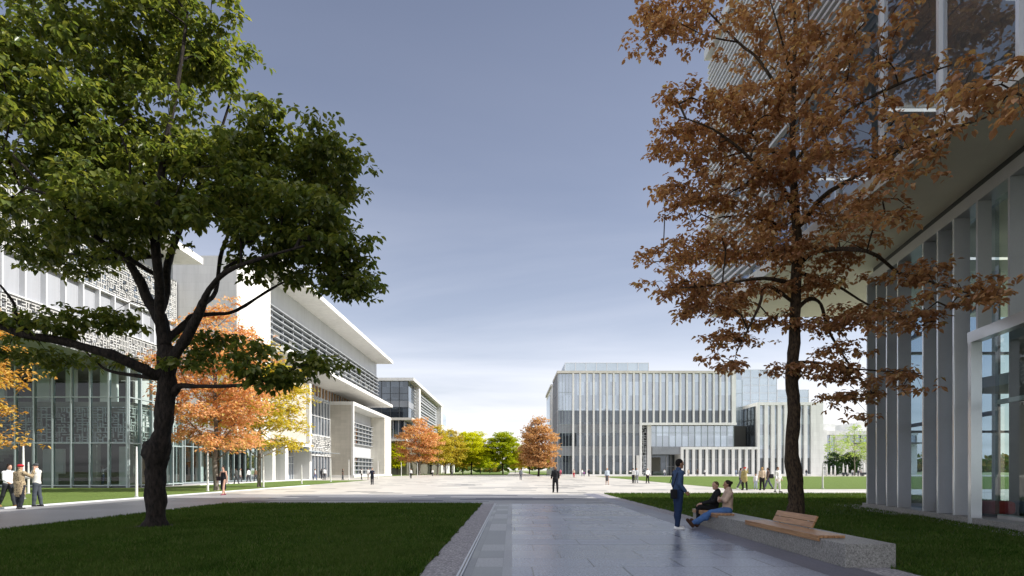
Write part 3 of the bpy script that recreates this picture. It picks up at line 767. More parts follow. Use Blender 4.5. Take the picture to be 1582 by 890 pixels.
boxes('ceiling', M['interior'], B, (-64, X0 - .5, 53.4, 61, 7.2, 7.6), (-64, X0 - .5, 53.4, 61, 10.6, 10.95))
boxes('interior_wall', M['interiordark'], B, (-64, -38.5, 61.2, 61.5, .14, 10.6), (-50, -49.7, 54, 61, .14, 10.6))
for i, x in enumerate((-58, -53.5, -46.6, -43.2, -40.2, -37.1)):
    boxes('blind', M['white'], B, (x, x + (1.5 if i % 2 else .9), 54.2, 54.5, 7.6, 10.6))
for x in (-60, -54.6, -49.2, -43.8, -38.4, -35.0):
    boxes('column', M['interior'], B, (x - .3, x + .3, 55.2, 55.8, .14, 7.2))
# curved stair and reception desk inside
m = MB()
for i in range(16):
    a = math.pi * .5 * i / 15
    m.box(-56 + i * .5, -55.5 + i * .5, 57.2, 58.6, .14 + 3.6 * (1 - math.cos(a)) * .9, .55 + 3.6 * (1 - math.cos(a)) * .95 + .35)
m.build('staircase', M['white'], B)
boxes('reception_desk', M['interiordark'], B, (-42.2, -39.2, 56, 57, .14, 1.2))
boxes('shelf_wall', M['timber'], B, (-38.2, -35.4, 60.5, 60.9, .14, 3.4))
boxes('interior_panel', M['white'], B, (-46.5, -43.6, 58.5, 58.8, .14, 3.6)); boxes('interior_panel', M['white'], B, (-37.6, -36.2, 57.6, 57.9, .14, 3.8))
# upper storey
U = -34.0
boxes('upper_wall', M['greypanel'], B, (-64, U - .25, 40, 60.8, 10.96, 16.6), (-64, U - .6, 40.3, 60.6, 16.6, 20.5), (-64, U - .25, 40, 60.8, 20.5, 22.5))
boxes('upper_glazing', M['glassfar2'], B, (U - .5, U - .3, 40.4, 60.5, 16.62, 20.48))
lattice('lattice_screen', B, 'x', U, 40, 60.8, 11.0, 13.3, M['lattice'], 3, .07, .42)
lattice('lattice_screen', B, 'x', U, 40, 60.8, 16.6, 20.6, M['lattice'], 4, .07, .42)
mullions(B, 'x', U - .05, 40, 60.8, 13.4, 16.5, 1.9, M['whitemetal'], .42, .12, (13.5, 16.4))
boxes('roof', M['white'], B, (-64, -31.5, 45.2, 61.4, 22.5, 23.15))
# recessed link behind with shops
boxes('link_wall', M['greystone'], B, (-64, -40, 61.6, 71.8, 5.7, 24))

# ---- main stone hall on the left
B = thing('stone_hall', 'long white stone and glass hall with two deep flat canopies along the plaza', 'building', (-45, 120, 0))
boxes('wall', M['greystone'], B, (-60, -33.0, 72, 82.0, 5.72, 27.2))  # grey tone includes the shade on the block's front face
boxes('wall', M['white'], B, (-33.0, -32.9, 72.02, 82.0, 5.72, 27.2))  # lighter skin on the sunward side: sunlight put into its colour
boxes('wall', M['travertine'], B, (-60, -33.3, 82.02, 97.4, 5.92, 15.3))
boxes('beam', M['white'], B, (-38, -32.8, 68, 97.4, 5.25, 5.7))
boxes('pier', M['white'], B, (-37.9, -32.75, 97.42, 98.3, 0, 15.6))
boxes('pier', M['white'], B, (-35.6, -32.85, 87.2, 88.4, 0, 5.24))
boxes('pier', M['white'], B, (-35.6, -33.4, 84.0, 85.0, 0, 5.24))
# shopfronts under the block
ga = pane(B, 'x', -35, 61.0, 87, .15, 5.25, M['glass'], 'shop_window'); mullions(ga, 'x', -35, 61.0, 87, 0, 5.25, 1.6, M['mullion'], .25, .11, (.2, 4.1))
boxes('apron', M['white'], B, (-36, -31.6, 61, 100, -.02, .08))
boxes('shop_wall', M['interior'], B, (-43, -42.7, 61.6, 97, 0, 5.25))
boxes('shop_ceiling', M['ceiling'], B, (-42.7, -35.2, 61.6, 97, 5.0, 5.2))
for i, y in enumerate((63, 66, 69.4, 73, 76.5, 80, 84)):
    boxes('shop_shelf', (M['timber'], M['interiordark'], M['white'])[i % 3], B, (-41.5, -40.6, y, y + 1.7, 0, 2.6 + (i % 2) * .8))
for y in (64.8, 71.2, 77.8):
    boxes('column', M['white'], B, (-37.4, -36.8, y, y + .6, 0, 5.0))
# doors with fretwork and a glass canopy
ga = pane(B, 'x', -35.4, 88.4, 97.4, .1, 3.8, M['glassfar2'], 'entrance_door')
for y in (90.6, 92.8, 95.0): boxes('handle', M['steel'], ga, (-35.25, -35.2, y, y + .05, .9, 1.9))
mullions(ga, 'x', -35.35, 88.5, 97.3, 0, 3.8, 1.1, M['whitemetal'], .16, .13, (2.6, 3.75), 'door_frame')
lattice('lattice_screen', B, 'x', -35.2, 88.5, 97.3, 3.95, 5.2, M['white'], 5, .1, .6)
boxes('glass_canopy', M['glasspale'], B, (-36, -30.9, 89.5, 108, 4.45, 4.55))
# entrance recess with tall glazing and fretwork
ga = pane(B, 'x', -38, 98.3, 124.9, .1, 17.6, M['glassfar'])
mullions(ga, 'x', -37.9, 98.3, 124.9, 0, 17.6, 1.9, M['whitemetal'], .3, .16, (4.3, 8.4, 12, 15.2))
lattice('lattice_screen', B, 'x', -37.6, 98.4, 124.8, 4.4, 8.2, M['white'], 6, .12, .7)
# clerestory and lower canopy
boxes('clerestory', M['glassfar2'], B, (-45, -37.8, 82.1, 156.5, 15.32, 17.75))
mullions(B, 'x', -37.7, 98.4, 156.5, 15.8, 17.75, 2.0, M['timber'], .2, .35)
boxes('canopy', M['white'], B, (-46, -31.0, 82.04, 156.4, 17.8, 18.45))
# upper storeys with sun louvres
boxes('upper_wall', M['whitepanel'], B, (-60, -35.3, 82.06, 157, 25.6, 29.2))
boxes('upper_glazing', M['glassfar'], B, (-60, -35.4, 82.06, 157, 18.46, 25.58))
for k, z in enumerate((19.3, 20.2, 21.1, 22.0, 22.9, 23.8, 24.7, 25.45)):
    boxes('sun_louvre', M['louvre'], B, (-35.38, -34.75, 86.5, 157.3, z, z + .13))
mullions(B, 'x', -35.2, 88, 157, 18.46, 25.5, 4.2, M['greypanel'], .24, .22)
for i in range(11): boxes('blind', M['white'], B, (-35.36, -35.28, 89 + i * 6.2, 91.4 + i * 6.2, 21.2, 22.0))
boxes('roof', M['white'], B, (-62, -31.0, 80, 156.8, 29.2, 29.95))
# projecting stone box at the plaza end
boxes('box_wall', M['travertine'], B, (-45, -33.35, 125, 125.5, .5, 15.1))
boxes('box_base', M['white'], B, (-45, -32.7, 124.8, 164, 0, .5))
boxes('box_roof', M['white'], B, (-45, -32.9, 124.9, 164, 15.1, 15.8))
boxes('box_edge', M['white'], B, (-33.34, -32.9, 124.9, 125.6, .5, 15.1))
boxes('box_pier', M['limestone'], B, (-45, -32.95, 155.6, 164, .5, 15.1))
boxes('box_back', M['whitepanel'], B, (-45, -36.5, 125.5, 155.58, .5, 15.1))
for z0, z1 in ((.6, 4.5), (7.6, 12.4)):
    ga = boxes('window', M['glassfar'], B, (-36.49, -36.35, 126, 155, z0, z1))
    f = MB()
    nz = 4 if z1 < 6 else 5
    for j in range(nz + 1): f.box(-36.34, -35.9, 126, 155.5, z0 + (z1 - z0) * j / nz - .09, z0 + (z1 - z0) * j / nz + .09)
    for j in range(10): f.box(-36.34, -36.15, 126 + j * 3.2, 126.25 + j * 3.2, z0, z1)
    f.build('window_frame', M['louvre'], ga)

# ---- office block beyond it
B = thing('office_block', 'grey office block with projecting dark glass corner and louvred flank beyond the stone hall', 'building', (-45, 240, 0))
ga = boxes('corner_glazing', M['glassfar'], B, (-60, -35.0, 203, 214, 19.2, 31.6))
mullions(ga, 'y', 202.9, -44, -35, 19.2, 31.6, 3, M['darkmetal'], .2, .2, (25.2, 27.4))
boxes('spandrel', M['spandrel'], B, (-60, -34.9, 202.85, 214, 22.8, 24.9))
boxes('soffit', M['cream'], B, (-62, -33.5, 202, 214, 18.4, 19.2))
ga = boxes('lower_glazing', M['glassfar'], B, (-62, -36.5, 204, 214, 12.2, 18.38))
mullions(ga, 'y', 203.9, -44, -36.5, 12.2, 18.38, 1.8, M['alu'], .2, .2)
boxes('terrace_slab', M['cream'], B, (-62, -35.8, 203, 216, 11.4, 12.2))
boxes('base_wall', M['darkstone'], B, (-62, -36, 206, 330, 0, 11.38))
boxes('upper_wall', M['greypanel'], B, (-60, -35.5, 214.05, 288, 11.4, 31.6))
boxes('pier', M['white'], B, (-35.5, -33.6, 217.5, 221.5, 11.4, 31.6))
boxes('pier', M['white'], B, (-36, -33.2, 283, 288, 0, 31.6))
for z in [12.6 + 1.15 * i for i in range(16)]:
    boxes('sun_louvre', M['louvre'], B, (-35.45, -34.7, 214.2, 217.3, z, z + .35), (-35.45, -34.7, 221.8, 277, z, z + .35 if int(z) % 3 else z + .6))
boxes('window', M['glassfar'], B, (-35.48, -35.3, 222, 277, 14.2, 18.8)); boxes('window', M['glassfar'], B, (-35.48, -35.3, 222, 277, 21.6, 27.0))
boxes('roof', M['white'], B, (-62, -33.0, 202, 288.2, 31.6, 32.6))
B = thing('far_block', 'distant low white block with rooftop glass screen at the end of the left row', 'building', (-45, 320, 0))
boxes('wall', M['white'], B, (-60, -35, 288.6, 350, 15, 24.5)); boxes('window', M['glassfar'], B, (-35, -34.8, 292, 346, 17, 22.5))
boxes('base_wall', M['darkstone'], B, (-60, -36.2, 330.2, 350, 0, 14.98))
boxes('rooftop_screen', M['glasspale'], B, (-58, -36, 289, 330, 24.5, 31)); boxes('pier', M['white'], B, (-35, -33.4, 346, 350, 0, 24.4))
m = MB()
for i in range(12): m.box(-33, -31.0, 285 + i * 1.2, 286.1 + i * 1.2, 0, .45 * (i + 1))
m.build('outside_stair', M['white'], B)

# ---- finned building across the plaza
Y0 = 166.0; S6 = F / Y0
def bx(px): return (px - VX) / S6
def bz(py): return (HZ - py) / S6 + EYE
def x4(z): return bx(830 + z * .2696)
B = thing('finned_building', 'pale stone building with tall vertical fins and a recessed glass entrance across the plaza', 'building', (45, 175, 0))
XL, XM, XR = bx(861.5), x4(585), bx(1135.6)
bands = [(.4, 5.6, 'glassfar'), (5.6, 8.1, 'spandrel'), (8.1, 11.8, 'glassfar'), (11.8, 14.2, 'spandrel'), (14.2, 18, 'glassfar'), (18, 28.2, 'glassfar2')]
for z0, z1, mt in bands:
    boxes('spandrel' if mt == 'spandrel' else 'glazing', M[mt], B, (XL + .35, XM, Y0, Y0 + .3, z0, z1))
    if z0 >= 14: boxes('glazing', M[mt], B, (XM, XR - .4, Y0, Y0 + .3, z0, z1))
    boxes('spandrel' if mt == 'spandrel' else 'side_glazing', M[mt], B, (XL + .1, XL + .35, Y0 + .1, 183.8, z0, z1))
mullions(B, 'y', Y0 - .05, XL + .4, XL + 4, .4, 28.2, .9, M['mullion'], .16, .09, (5.6, 8.1, 11.8, 14.2, 18, 23))
mullions(B, 'x', XL + .05, Y0 + .2, 183.8, .4, 28.2, 3, M['greypanel'], .3, .3, (5.6, 8.1, 11.8, 14.2, 18, 23))
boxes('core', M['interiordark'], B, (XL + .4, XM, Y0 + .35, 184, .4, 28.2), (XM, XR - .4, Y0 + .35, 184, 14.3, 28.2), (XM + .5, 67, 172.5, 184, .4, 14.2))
boxes('plinth', M['palestone'], B, (XL - .1, XM + .9, Y0 - .75, Y0 + .05, 0, .4))
for z in (200, 240, 279, 317, 355, 393, 431, 470, 508, 546):
    boxes('fin', M['palestone'], B, (x4(z), x4(z) + .50, Y0 - .7, Y0 - .003, .4, 28.2))
boxes('fin', M['palestone'], B, (XM - .05, XM + .6, Y0 - .72, Y0 - .003, .4, 28.2))
for z in (622, 660, 698, 736, 775, 812, 850, 888, 927, 965, 1003, 1040, 1078):
    boxes('fin', M['palestone'], B, (x4(z), x4(z) + .47, Y0 - .7, Y0 - .003, 14.62, 28.2))
boxes('fin', M['palestone'], B, (XR - 1.1, XR, Y0 - .7, Y0 + 6, 14.2, 28.2))
boxes('beam', M['palestone'], B, (XM + .6, XR + .2, Y0 - .75, Y0 + .25, 13.95, 14.6))
boxes('roof', M['cream'], B, (XL - .2, XR + .05, Y0 - .8, 184, 28.2, 28.85))
boxes('rear_wing', M['palestone'], B, (XL + .1, 40, 192, 221, 0, 28.2)); boxes('rear_roof', M['cream'], B, (XL - .3, 40, 191.6, 221.5, 28.2, 28.9))
boxes('rear_window', M['glassfar'], B, (XL - .0, XL + .09, 200, 219, 2, 26.5)); boxes('link_wall', M['spandrel'], B, (XL + 1.5, 40, 184.02, 192, 0, 26))
# glass box under the upper wall, entrance
ga = pane(B, 'y', 167.2, x4(650), XR, 8.1, 13.9, M['glassfar2'], 'box_glazing'); mullions(ga, 'y', 167.1, x4(650), XR, 8.1, 13.9, 1.85, M['mullion'], .2, .12, (11.9,))
pane(B, 'x', x4(650), 167.2, 172, 8.1, 13.9, M['glassfar2'], 'box_glazing')
boxes('entrance_canopy', M['spandrel'], B, (x4(660), x4(825), 166.2, 172.4, 5.9, 8.05))
ga = boxes('entrance_door', M['glassfar'], B, (XM + .6, x4(830), 171.9, 172.4, 0, 5.85))
mullions(ga, 'y', 171.8, x4(770), x4(826), 0, 5.85, 1.1, M['alu'], .2, .12, (2.6,), 'door_frame')
boxes('entrance_panel', M['leafdark'] if False else M['darkstone'], B, (x4(662), x4(735), 171.6, 171.85, 1.2, 5.2))
boxes('column', M['white'], B, (x4(632), x4(655), 166.3, 167.1, 0, 13.9)); boxes('column', M['white'], B, (x4(565), x4(582), 165.1, 165.9, 0, 5.6))
lattice('lattice_screen', B, 'y', 166.9, x4(595), x4(632), 0, 13.9, M['alu'], 8, .14, .9)
# podium
XP, XB = bx(1051), bx(1168.5)
boxes('podium_wall', M['palestone'], B, (XP, XB, Y0 - .75, Y0 + .4, 7.25, 7.95), (XP, XP + .7, Y0 - .75, 171.9, 0, 7.25))
boxes('podium_roof', M['cream'], B, (XP, XB, Y0 + .4, 176, 7.3, 7.9))
boxes('podium_plinth', M['palestone'], B, (XP + .7, XB, Y0 - .7, Y0 + .05, 0, .4))
ga = boxes('podium_glazing', M['glassfar'], B, (XP + .7, XB, Y0 + .06, Y0 + .3, .4, 7.25))
mullions(ga, 'y', Y0 + .02, XP + .7, XB, .4, 7.25, 1.82, M['alu'], .1, .08, (4.6,))
for i in range(12):
    px = 1058.5 + 10.15 * i
    if px < 1164: boxes('fin', M['palestone'], B, (bx(px) - .0, bx(px) + .75, Y0 - .7, Y0 - .003, .4, 7.25))
# glass slot and right-hand block
ga = boxes('slot_glazing', M['glasspale'], B, (XR - .4, XB, 176.2, 176.5, 7.95, 28)); mullions(ga, 'y', 176.1, XR, XB, 7.95, 28, 1.9, M['mullion'], .2, .1, (12, 16, 20, 24))
XE = bx(1270)
ga = boxes('side_glazing', M['glassfar'], B, (XB - .25, XB - .02, Y0 + .5, 182, 7.98, 19.2)); mullions(ga, 'x', XB - .3, Y0 + .6, 182, 8, 19.2, 2.4, M['darkmetal'], .2, .2, (12, 15.6))
boxes('block_wall', M['palestone'], B, (XB, bx(1172.5), Y0 - .72, 186, 0, 20.2), (bx(1251), XE, Y0 - .72, 186, 0, 20.2), (bx(1172.5), bx(1251), Y0 - .72, 186, 19.4, 20.2), (bx(1172.5), bx(1251), Y0 - .6, Y0 + .05, 0, .5))
for z0, z1, mt in ((.5, 4.9, 'glassfar'), (4.9, 8.4, 'glassfar2'), (8.4, 11.2, 'glasspale'), (11.2, 14.2, 'glassfar2'), (14.2, 16.8, 'glasspale'), (16.8, 19.4, 'glassfar2')):
    boxes('glazing', M[mt], B, (bx(1172.5), bx(1251), Y0 + .06, Y0 + .4, z0, z1))
for i in range(1, 8):
    px = 1172.5 + 10.1 * i
    boxes('fin', M['palestone'], B, (bx(px) - .5, bx(px) + .45, Y0 - .68, Y0 + .055, .5, 19.4))
def glassbox(name, pxl, pxr, top, y, y1):
    s = F / y; a, b = (pxl - VX) / s, (pxr - VX) / s; zt = (HZ - top) / s + EYE
    return a, b, zt
for pxl, pxr, top, y, y1, zb in ((1146, 1200, 571, 187, 199, 8), (1200.5, 1249, 602, 187, 199, 8), (873, 1002, 560.5, 172, 182, 28.86)):
    a, b, zt = glassbox('x', pxl, pxr, top, y, y1)
    ga = boxes('rooftop_glass', M['glasspale'], B, (a, b, y, y1, zb, zt))
    mullions(ga, 'y', y - .08, a, b, zb, zt + .05, 3.0, M['whitemetal'], .16, .14, tuple(zt - .05 - 2.4 * i for i in range(int((zt - max(zb, 18)) / 2.4) + 1)))
    if pxl < 1000: mullions(ga, 'x', a - .02, y, y1, zb, zt, 3.0, M['whitemetal'], .16, .14)

# ---- pale buildings of the far court
B = thing('court_building', 'low pale stepped building behind bright green trees in the far court', 'building', (125, 215, 0))
s = F / 205
c = lambda px: (px - VX) / s
boxes('wall', M['palestone'], B, (c(1262), c(1278), 205, 225, 0, 15.2), (c(1305), c(1420), 206, 225, 0, 11.0), (c(1262), c(1420), 205.5, 225, 13.6, 15.0))
boxes('upper_wall', M['palestone'], B, (c(1262), c(1300), 209, 225, 15.2, 17.6), (c(1336), c(1420), 209, 225, 15.2, 18.2))
boxes('wall', M['white'], B, (c(1292), c(1305), 205.6, 225, 0, 13.6))
boxes('window', M['glassfar2'], B, (c(1278), c(1292), 206.2, 207, 2, 13.5)); boxes('window', M['glassfar2'], B, (c(1305), c(1420), 206.6, 207, 11.0, 13.5))
mullions(B, 'y', 206, c(1278), c(1292), 2, 13.5, 1.7, M['white'], .3, .2, (5, 8, 9.6)); mullions(B, 'y', 206.3, c(1305), c(1420), 11, 13.5, 2.2, M['white'], .3, .2, (11.1, 12.3))
boxes('door_glazing', M['glassfar'], B, (c(1276), c(1296), 205.2, 205.5, 0, 3.2)); boxes('canopy', M['darkmetal'], B, (c(1318), c(1420), 200, 206, 10.5, 10.8))

# ---- the tall glazed building on the right, over the camera
B = thing('glazed_tower', 'tall glazed building with louvred upper storeys overhanging aluminium fins on the right', 'building', (20, 10, 0))
ZS, ZR, XU, YU = 9.67, 23.5, 10.65, 32.0
def fx(y): return 12.6 + .19 * (y - 15)
fu = Vector((.19, 1, 0)).normalized(); fw = Vector((1, -.19, 0)).normalized()
YA, YB = 24.3, 2.0
def fp(y, d=0): p = Vector((fx(y), y, 0)) + fw * d; return p
# plinth, floor
m = MB(); m.prism([tuple(fp(YB, -.12))[:2], tuple(fp(YA + .25, -.12))[:2], tuple(fp(YA + .25, .9))[:2], tuple(fp(YB, .9))[:2]][::-1], -.02, .2)
m.build('plinth', M['granite'], B)
sheet('gravel_bed', M['gravel'], [tuple(fp(-8, -.75))[:2], tuple(fp(27, -.75))[:2], tuple(fp(27, .5))[:2], tuple(fp(-8, .5))[:2]], .02)
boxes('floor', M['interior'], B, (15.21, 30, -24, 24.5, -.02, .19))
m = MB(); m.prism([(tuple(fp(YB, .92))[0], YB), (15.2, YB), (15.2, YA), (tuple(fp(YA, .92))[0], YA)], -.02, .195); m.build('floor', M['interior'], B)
# fins
y = YA; k = 0
while y > 17.6:
    if k != 4:
        c0 = fp(y); m = MB(); m.obox((c0.x, c0.y, 0), fw * .40, fu * .07, (.2, 9.0)); f = m.build('fin', M['alu'], B)
        m = MB(); m.obox((c0.x - fw.x * .03, c0.y - fw.y * .03, 0), fw * .028, fu * .075, (.2, 9.0)); m.build('fin_edge_glint', M['alu_edge'], f)  # lighter strip paints the light caught along the fin's front edge
    y -= .92; k += 1
# big portal frame nearer the camera
c0 = fp(16.75, -.14); m = MB(); m.obox((c0.x, c0.y, 0), fw * .27, fu * .16, (0, 5.1)); m.build('portal_post', M['alu_edge'], B)
c0 = fp(8.0, -.14); m = MB(); m.obox((c0.x, c0.y, 0), fw * .27, fu * 9.10, (5.1, 5.4)); m.build('portal_beam', M['alu_edge'], B)
for y in (16.7, 15.3, 13.6, 11.5):
    c0 = fp(y); m = MB(); m.obox((c0.x, c0.y, 0), fw * .34, fu * .09, (5.41, 9.0)); f = m.build('fin', M['alu'], B)
c0 = fp(YB); m = MB(); m.obox((c0.x, c0.y, 0), fw * .7, fu * (YA + .1 - YB) * 1.018, (9.0, 9.35)); m.build('head_beam', M['alu'], B)
m = MB(); m.obox((c0.x + fw.x * .2, c0.y + fw.y * .2, 0), fw * .9, fu * (YA - YB) * 1.018, (9.35, ZS)); m.build('shadow_gap', M['darkmetal'], B)
# ground-floor glazing, both sides, with transoms
def strip(name, mat, d, y0, y1, z0, z1):
    a, b = fp(y0, d), fp(y1, d); m = MB(); m.quad((a.x, a.y, z0), (b.x, b.y, z0), (b.x, b.y, z1), (a.x, a.y, z1)); return m.build(name, mat, B)
strip('glazing', M['glassblue'], .58, 16.8, YA, .2, 9.0); strip('glazing', M['glass'], .45, YB, 16.75, .3, 9.0)
def bar(name, mat, d, y0, y1, z0, z1, w=.12):
    c0 = fp(y0, d); m = MB(); m.obox((c0.x, c0.y, 0), fw * w, fu * (y1 - y0) * 1.018, (z0, z1)); return m.build(name, mat, B)
for z in (3.1, 6.3): bar('transom', M['steel'], .62, 17.2, YA, z, z + .12)
for z in (.2, 3.35): bar('transom', M['steel'], .48, YB, 16.7, z, z + .12)
# glass end wall and far glazing of the hall
pane(B, 'y', YA + .3, fx(YA) + .7, 24.5, .2, ZS, M['glass']); mullions(B, 'y', YA + .3, fx(YA) + .7, 24.5, .2, ZS, 2.6, M['alu'], .3, .12, (3.1, 6.3))
for y, x in ((20.5, 17.5), (14.5, 17.2), (8.5, 17.0)): boxes('column', M['interior'], B, (x, x + .7, y, y + .7, .19, ZS))
boxes('core_wall', M['interiorgrey'], B, (30, 32, -24, 24.2, -.02, ZS))
boxes('pillar', M['cream'], B, (29, 29.9, 29, 29.9, -.02, ZS))
m = MB()
for y in (6, 9, 12, 15, 18, 21): m.box(15.4, 20.8, y, y + .09, 8.9, 8.96)
m.build('lamp_strip', M['lamp'], B)
boxes('gallery', M['ceiling'], B, (17.6, 24.5, -10, 24.2, 4.6, 5.0))
# soffit and upper volume
boxes('soffit', M['soffit'], B, (XU + .05, 32, -26, YU, ZS, ZS + .35))
boxes('edge_beam', M['white'], B, (XU - .1, XU + .05, -26, YU + .05, ZS - .02, ZS + .5))
for z in (14.25, 19.0):
    boxes('floor_slab', M['ceiling'], B, (XU + .25, 20, -26, YU - .3, z, z + .35))
    boxes('ledge', M['cream'], B, (XU - .34, XU + .04, 28.5, YU + .1, z + .05, z + .2))
boxes('upper_core', M['interiorgrey'], B, (20, 32, -26, YU - .1, ZS + .36, ZR))
ga = pane(B, 'x', XU + .2, -26, YU - .1, ZS + .5, ZR, M['glassup']); gb = pane(B, 'y', YU - .1, XU + .2, 20, ZS + .36, ZR, M['glassblue'])
mullions(ga, 'x', XU + .16, -25.6, YU, ZS + .5, ZR, 2.4, M['alu_edge'], .14, .09)
mullions(gb, 'y', YU, XU + .2, 20, ZS + .36, ZR, 2.4, M['whitemetal'], .2, .12)
for i, z in enumerate([ZS + .8 + .3 * i for i in range(43)]):
    if abs(z - 14.4) < .2 or abs(z - 19.15) < .2: continue
    boxes('sun_louvre', M['whitemetal'], B, (XU - .16, XU + .04, 18.2 if z > 14.2 else 24.5, YU + .05, z, z + .11), (XU - .16, 20, YU + .1, YU + .3, z, z + .11))
m = MB()
for z in (14.1, 18.85, 23.2):
    for y in (-4, 1, 6, 11, 16, 21, 26): m.box(13.2, 18.4, y, y + .1, z, z + .05)
m.build('lamp_strip', M['lamp'], B)
boxes('roof', M['whitemetal'], B, (XU - .35, 32.4, -27, YU + .3, ZR, ZR + .5))
for xx, yy, mt, lab in ((13.95, 17.5, 'red', 'red upholstered ottoman behind the ground floor glass on the right'), (14.85, 17.4, 'slate', 'slate blue upholstered ottoman behind the glass beside the red one')):
    t = thing('ottoman', lab, 'ottoman', (xx, yy, .19))
    o = boxes('cushion', M[mt], t, (xx, xx + .74, yy, yy + .74, .24, .62), bevel=.1); boxes('base', M['darkmetal'], t, (xx + .08, xx + .66, yy + .08, yy + .66, .19, .239))

# ------------------------------------------------------------------ bench, light poles, court furniture
B = thing('stone_bench', 'long speckled granite bench block with wooden seat and low slatted backrest', 'bench', (5.6, 13.3, 0))
o = boxes('block', M['granite'], B, (5.2, 6.0, 9.4, 17.3, 0, .38), bevel=.012)
m = MB()
for i in range(5): m.box(5.165 + i * .093, 5.165 + i * .093 + .083, 10.15, 13.35, .383, .43)
m.box(5.165, 5.19, 10.15, 13.35, .33, .382)
m.build('seat', M['wood'], B, bevel=.006)
m = MB()
for i in range(5): m.box(5.165 + i * .093, 5.165 + i * .093 + .083, 15.2, 17.25, .383, .43)
m.box(5.165, 5.19, 15.2, 17.25, .33, .382)
m.build('seat', M['wood'], B, bevel=.006)
def backrest(y0, y1, parent):
    m = MB()
    for k in range(2):
        z0 = .44 + k * .115; z1 = z0 + .108; x0 = 5.66 + (z0 - .43) * .5; x1 = 5.66 + (z1 - .43) * .5
        i = len(m.v)
        for yy in (y0, y1): m.v += [(x0, yy, z0), (x0 + .035, yy, z0 - .012), (x1 + .035, yy, z1 - .012), (x1, yy, z1)]
        m.f += [(i, i+1, i+2, i+3), (i+7, i+6, i+5, i+4), (i, i+4, i+5, i+1), (i+1, i+5, i+6, i+2), (i+2, i+6, i+7, i+3), (i+3, i+7, i+4, i)]
    o = m.build('backrest', M['wood'], parent, bevel=.004)
    b = MB()
    for yy in (y0 + .2, y1 - .26): b.box(5.72, 5.75, yy, yy + .06, .381, .56)
    b.build('bracket', M['steel'], o)
backrest(11.4, 13.1, B)

def light_pole(px, foot, top, label, grp='slim white light poles round the plaza'):
    x, y = ground_at(px, foot); z = EYE + (HZ - top) / F * y
    t = thing('light_pole', label, 'light pole', (x, y, 0), grp)
    r = .075
    MB().tube([(x, y, .06), (x, y, z * .55), (x, y, z - .25)], [r, r * .85, r * .6], 10).build('pole', M['white'], t, smooth=False)
    MB().tube([(x, y, z - .25), (x, y, z)], [r * .62, r * .45], 10).build('lamp_head', M['whitemetal'], t)
    MB().tube([(x, y, 0), (x, y, .06)], [r * 1.7, r * 1.6], 10).build('base_plate', M['steel'], t)
for px, foot, top, lab in [
    (36, 771, 689, 'slim white pole rising just behind the woman in the leopard coat'),
    (44, 763, 714, 'short slim white pole between the woman in leopard coat and the man in the cap'),
    (211, 768, 690, 'slim white pole on the grass left of the gnarled trunk, before the pavilion corner'),
    (321, 759, 698, 'slim white pole on the grass beside the orange tree trunk'),
    (407, 753, 702, 'slim white pole just right of the yellow green tree trunk'),
    (466, 748, 718, 'slim white pole in front of the glass entrance doors'),
    (511, 744.5, 708, 'slim white pole before the travertine side wall of the projecting box'),
    (539, 741.5, 710, 'slim white pole just left of the projecting box corner'),
    (584, 739.5, 712, 'slim white pole in front of the recessed windows of the projecting box'),
    (620, 737, 714, 'slim white pole before the dark office wall, next to the stone box'),
    (633, 736.4, 714.5, 'slim white pole just left of the large orange tree trunk'),
    (645, 735.8, 715, 'slim white pole just right of the large orange tree trunk'),
    (1271, 755, 715, 'slim white pole on the bright lawn just right of the finned building end'),
    (1349.5, 744, 709, 'slim white pole at the lawn end beside the aluminium fins')]:
    light_pole(px, foot, top, lab)
k = 0
for px, top in ((1277, 717), (1284, 720), (1290, 719), (1303, 716), (1309, 718), (1326, 722), (1335, 716), (1342, 712)):
    y = 158 + (k * 7) % 11; x = (px - VX) / F * y; z = EYE + (HZ - top) / F * y; k += 1
    o = MB().tube([(x, y, -.05), (x, y, z * .6), (x, y, z)], [.28, .22, .08], 8).build('stone_marker', M['white'], None, smooth=True)
    tag(o, 'white tapering pillar among the group standing in front of the far court shrubs', 'pillar', 'white tapering pillars in the far court')
for px, w, lab in ((1306, 9, 'low dark bench in the far court near the white pillars'), (1337, 12, 'long low dark bench in the far court close to the aluminium fins')):
    y = 155; x = (px - VX) / F * y; t = thing('court_bench', lab, 'bench', (x, y, 0)); h = w / F * y / 2
    boxes('seat', M['darkmetal'], t, (x - h, x + h, y - .35, y + .35, .38, .5)); boxes('leg', M['darkmetal'], t, (x - h + .2, x - h + .4, y - .3, y + .3, 0, .379)); boxes('leg', M['darkmetal'], t, (x + h - .4, x + h - .2, y - .3, y + .3, 0, .379))
    boxes('backrest', M['darkmetal'], t, (x - h, x + h, y + .3, y + .36, .5, .95))
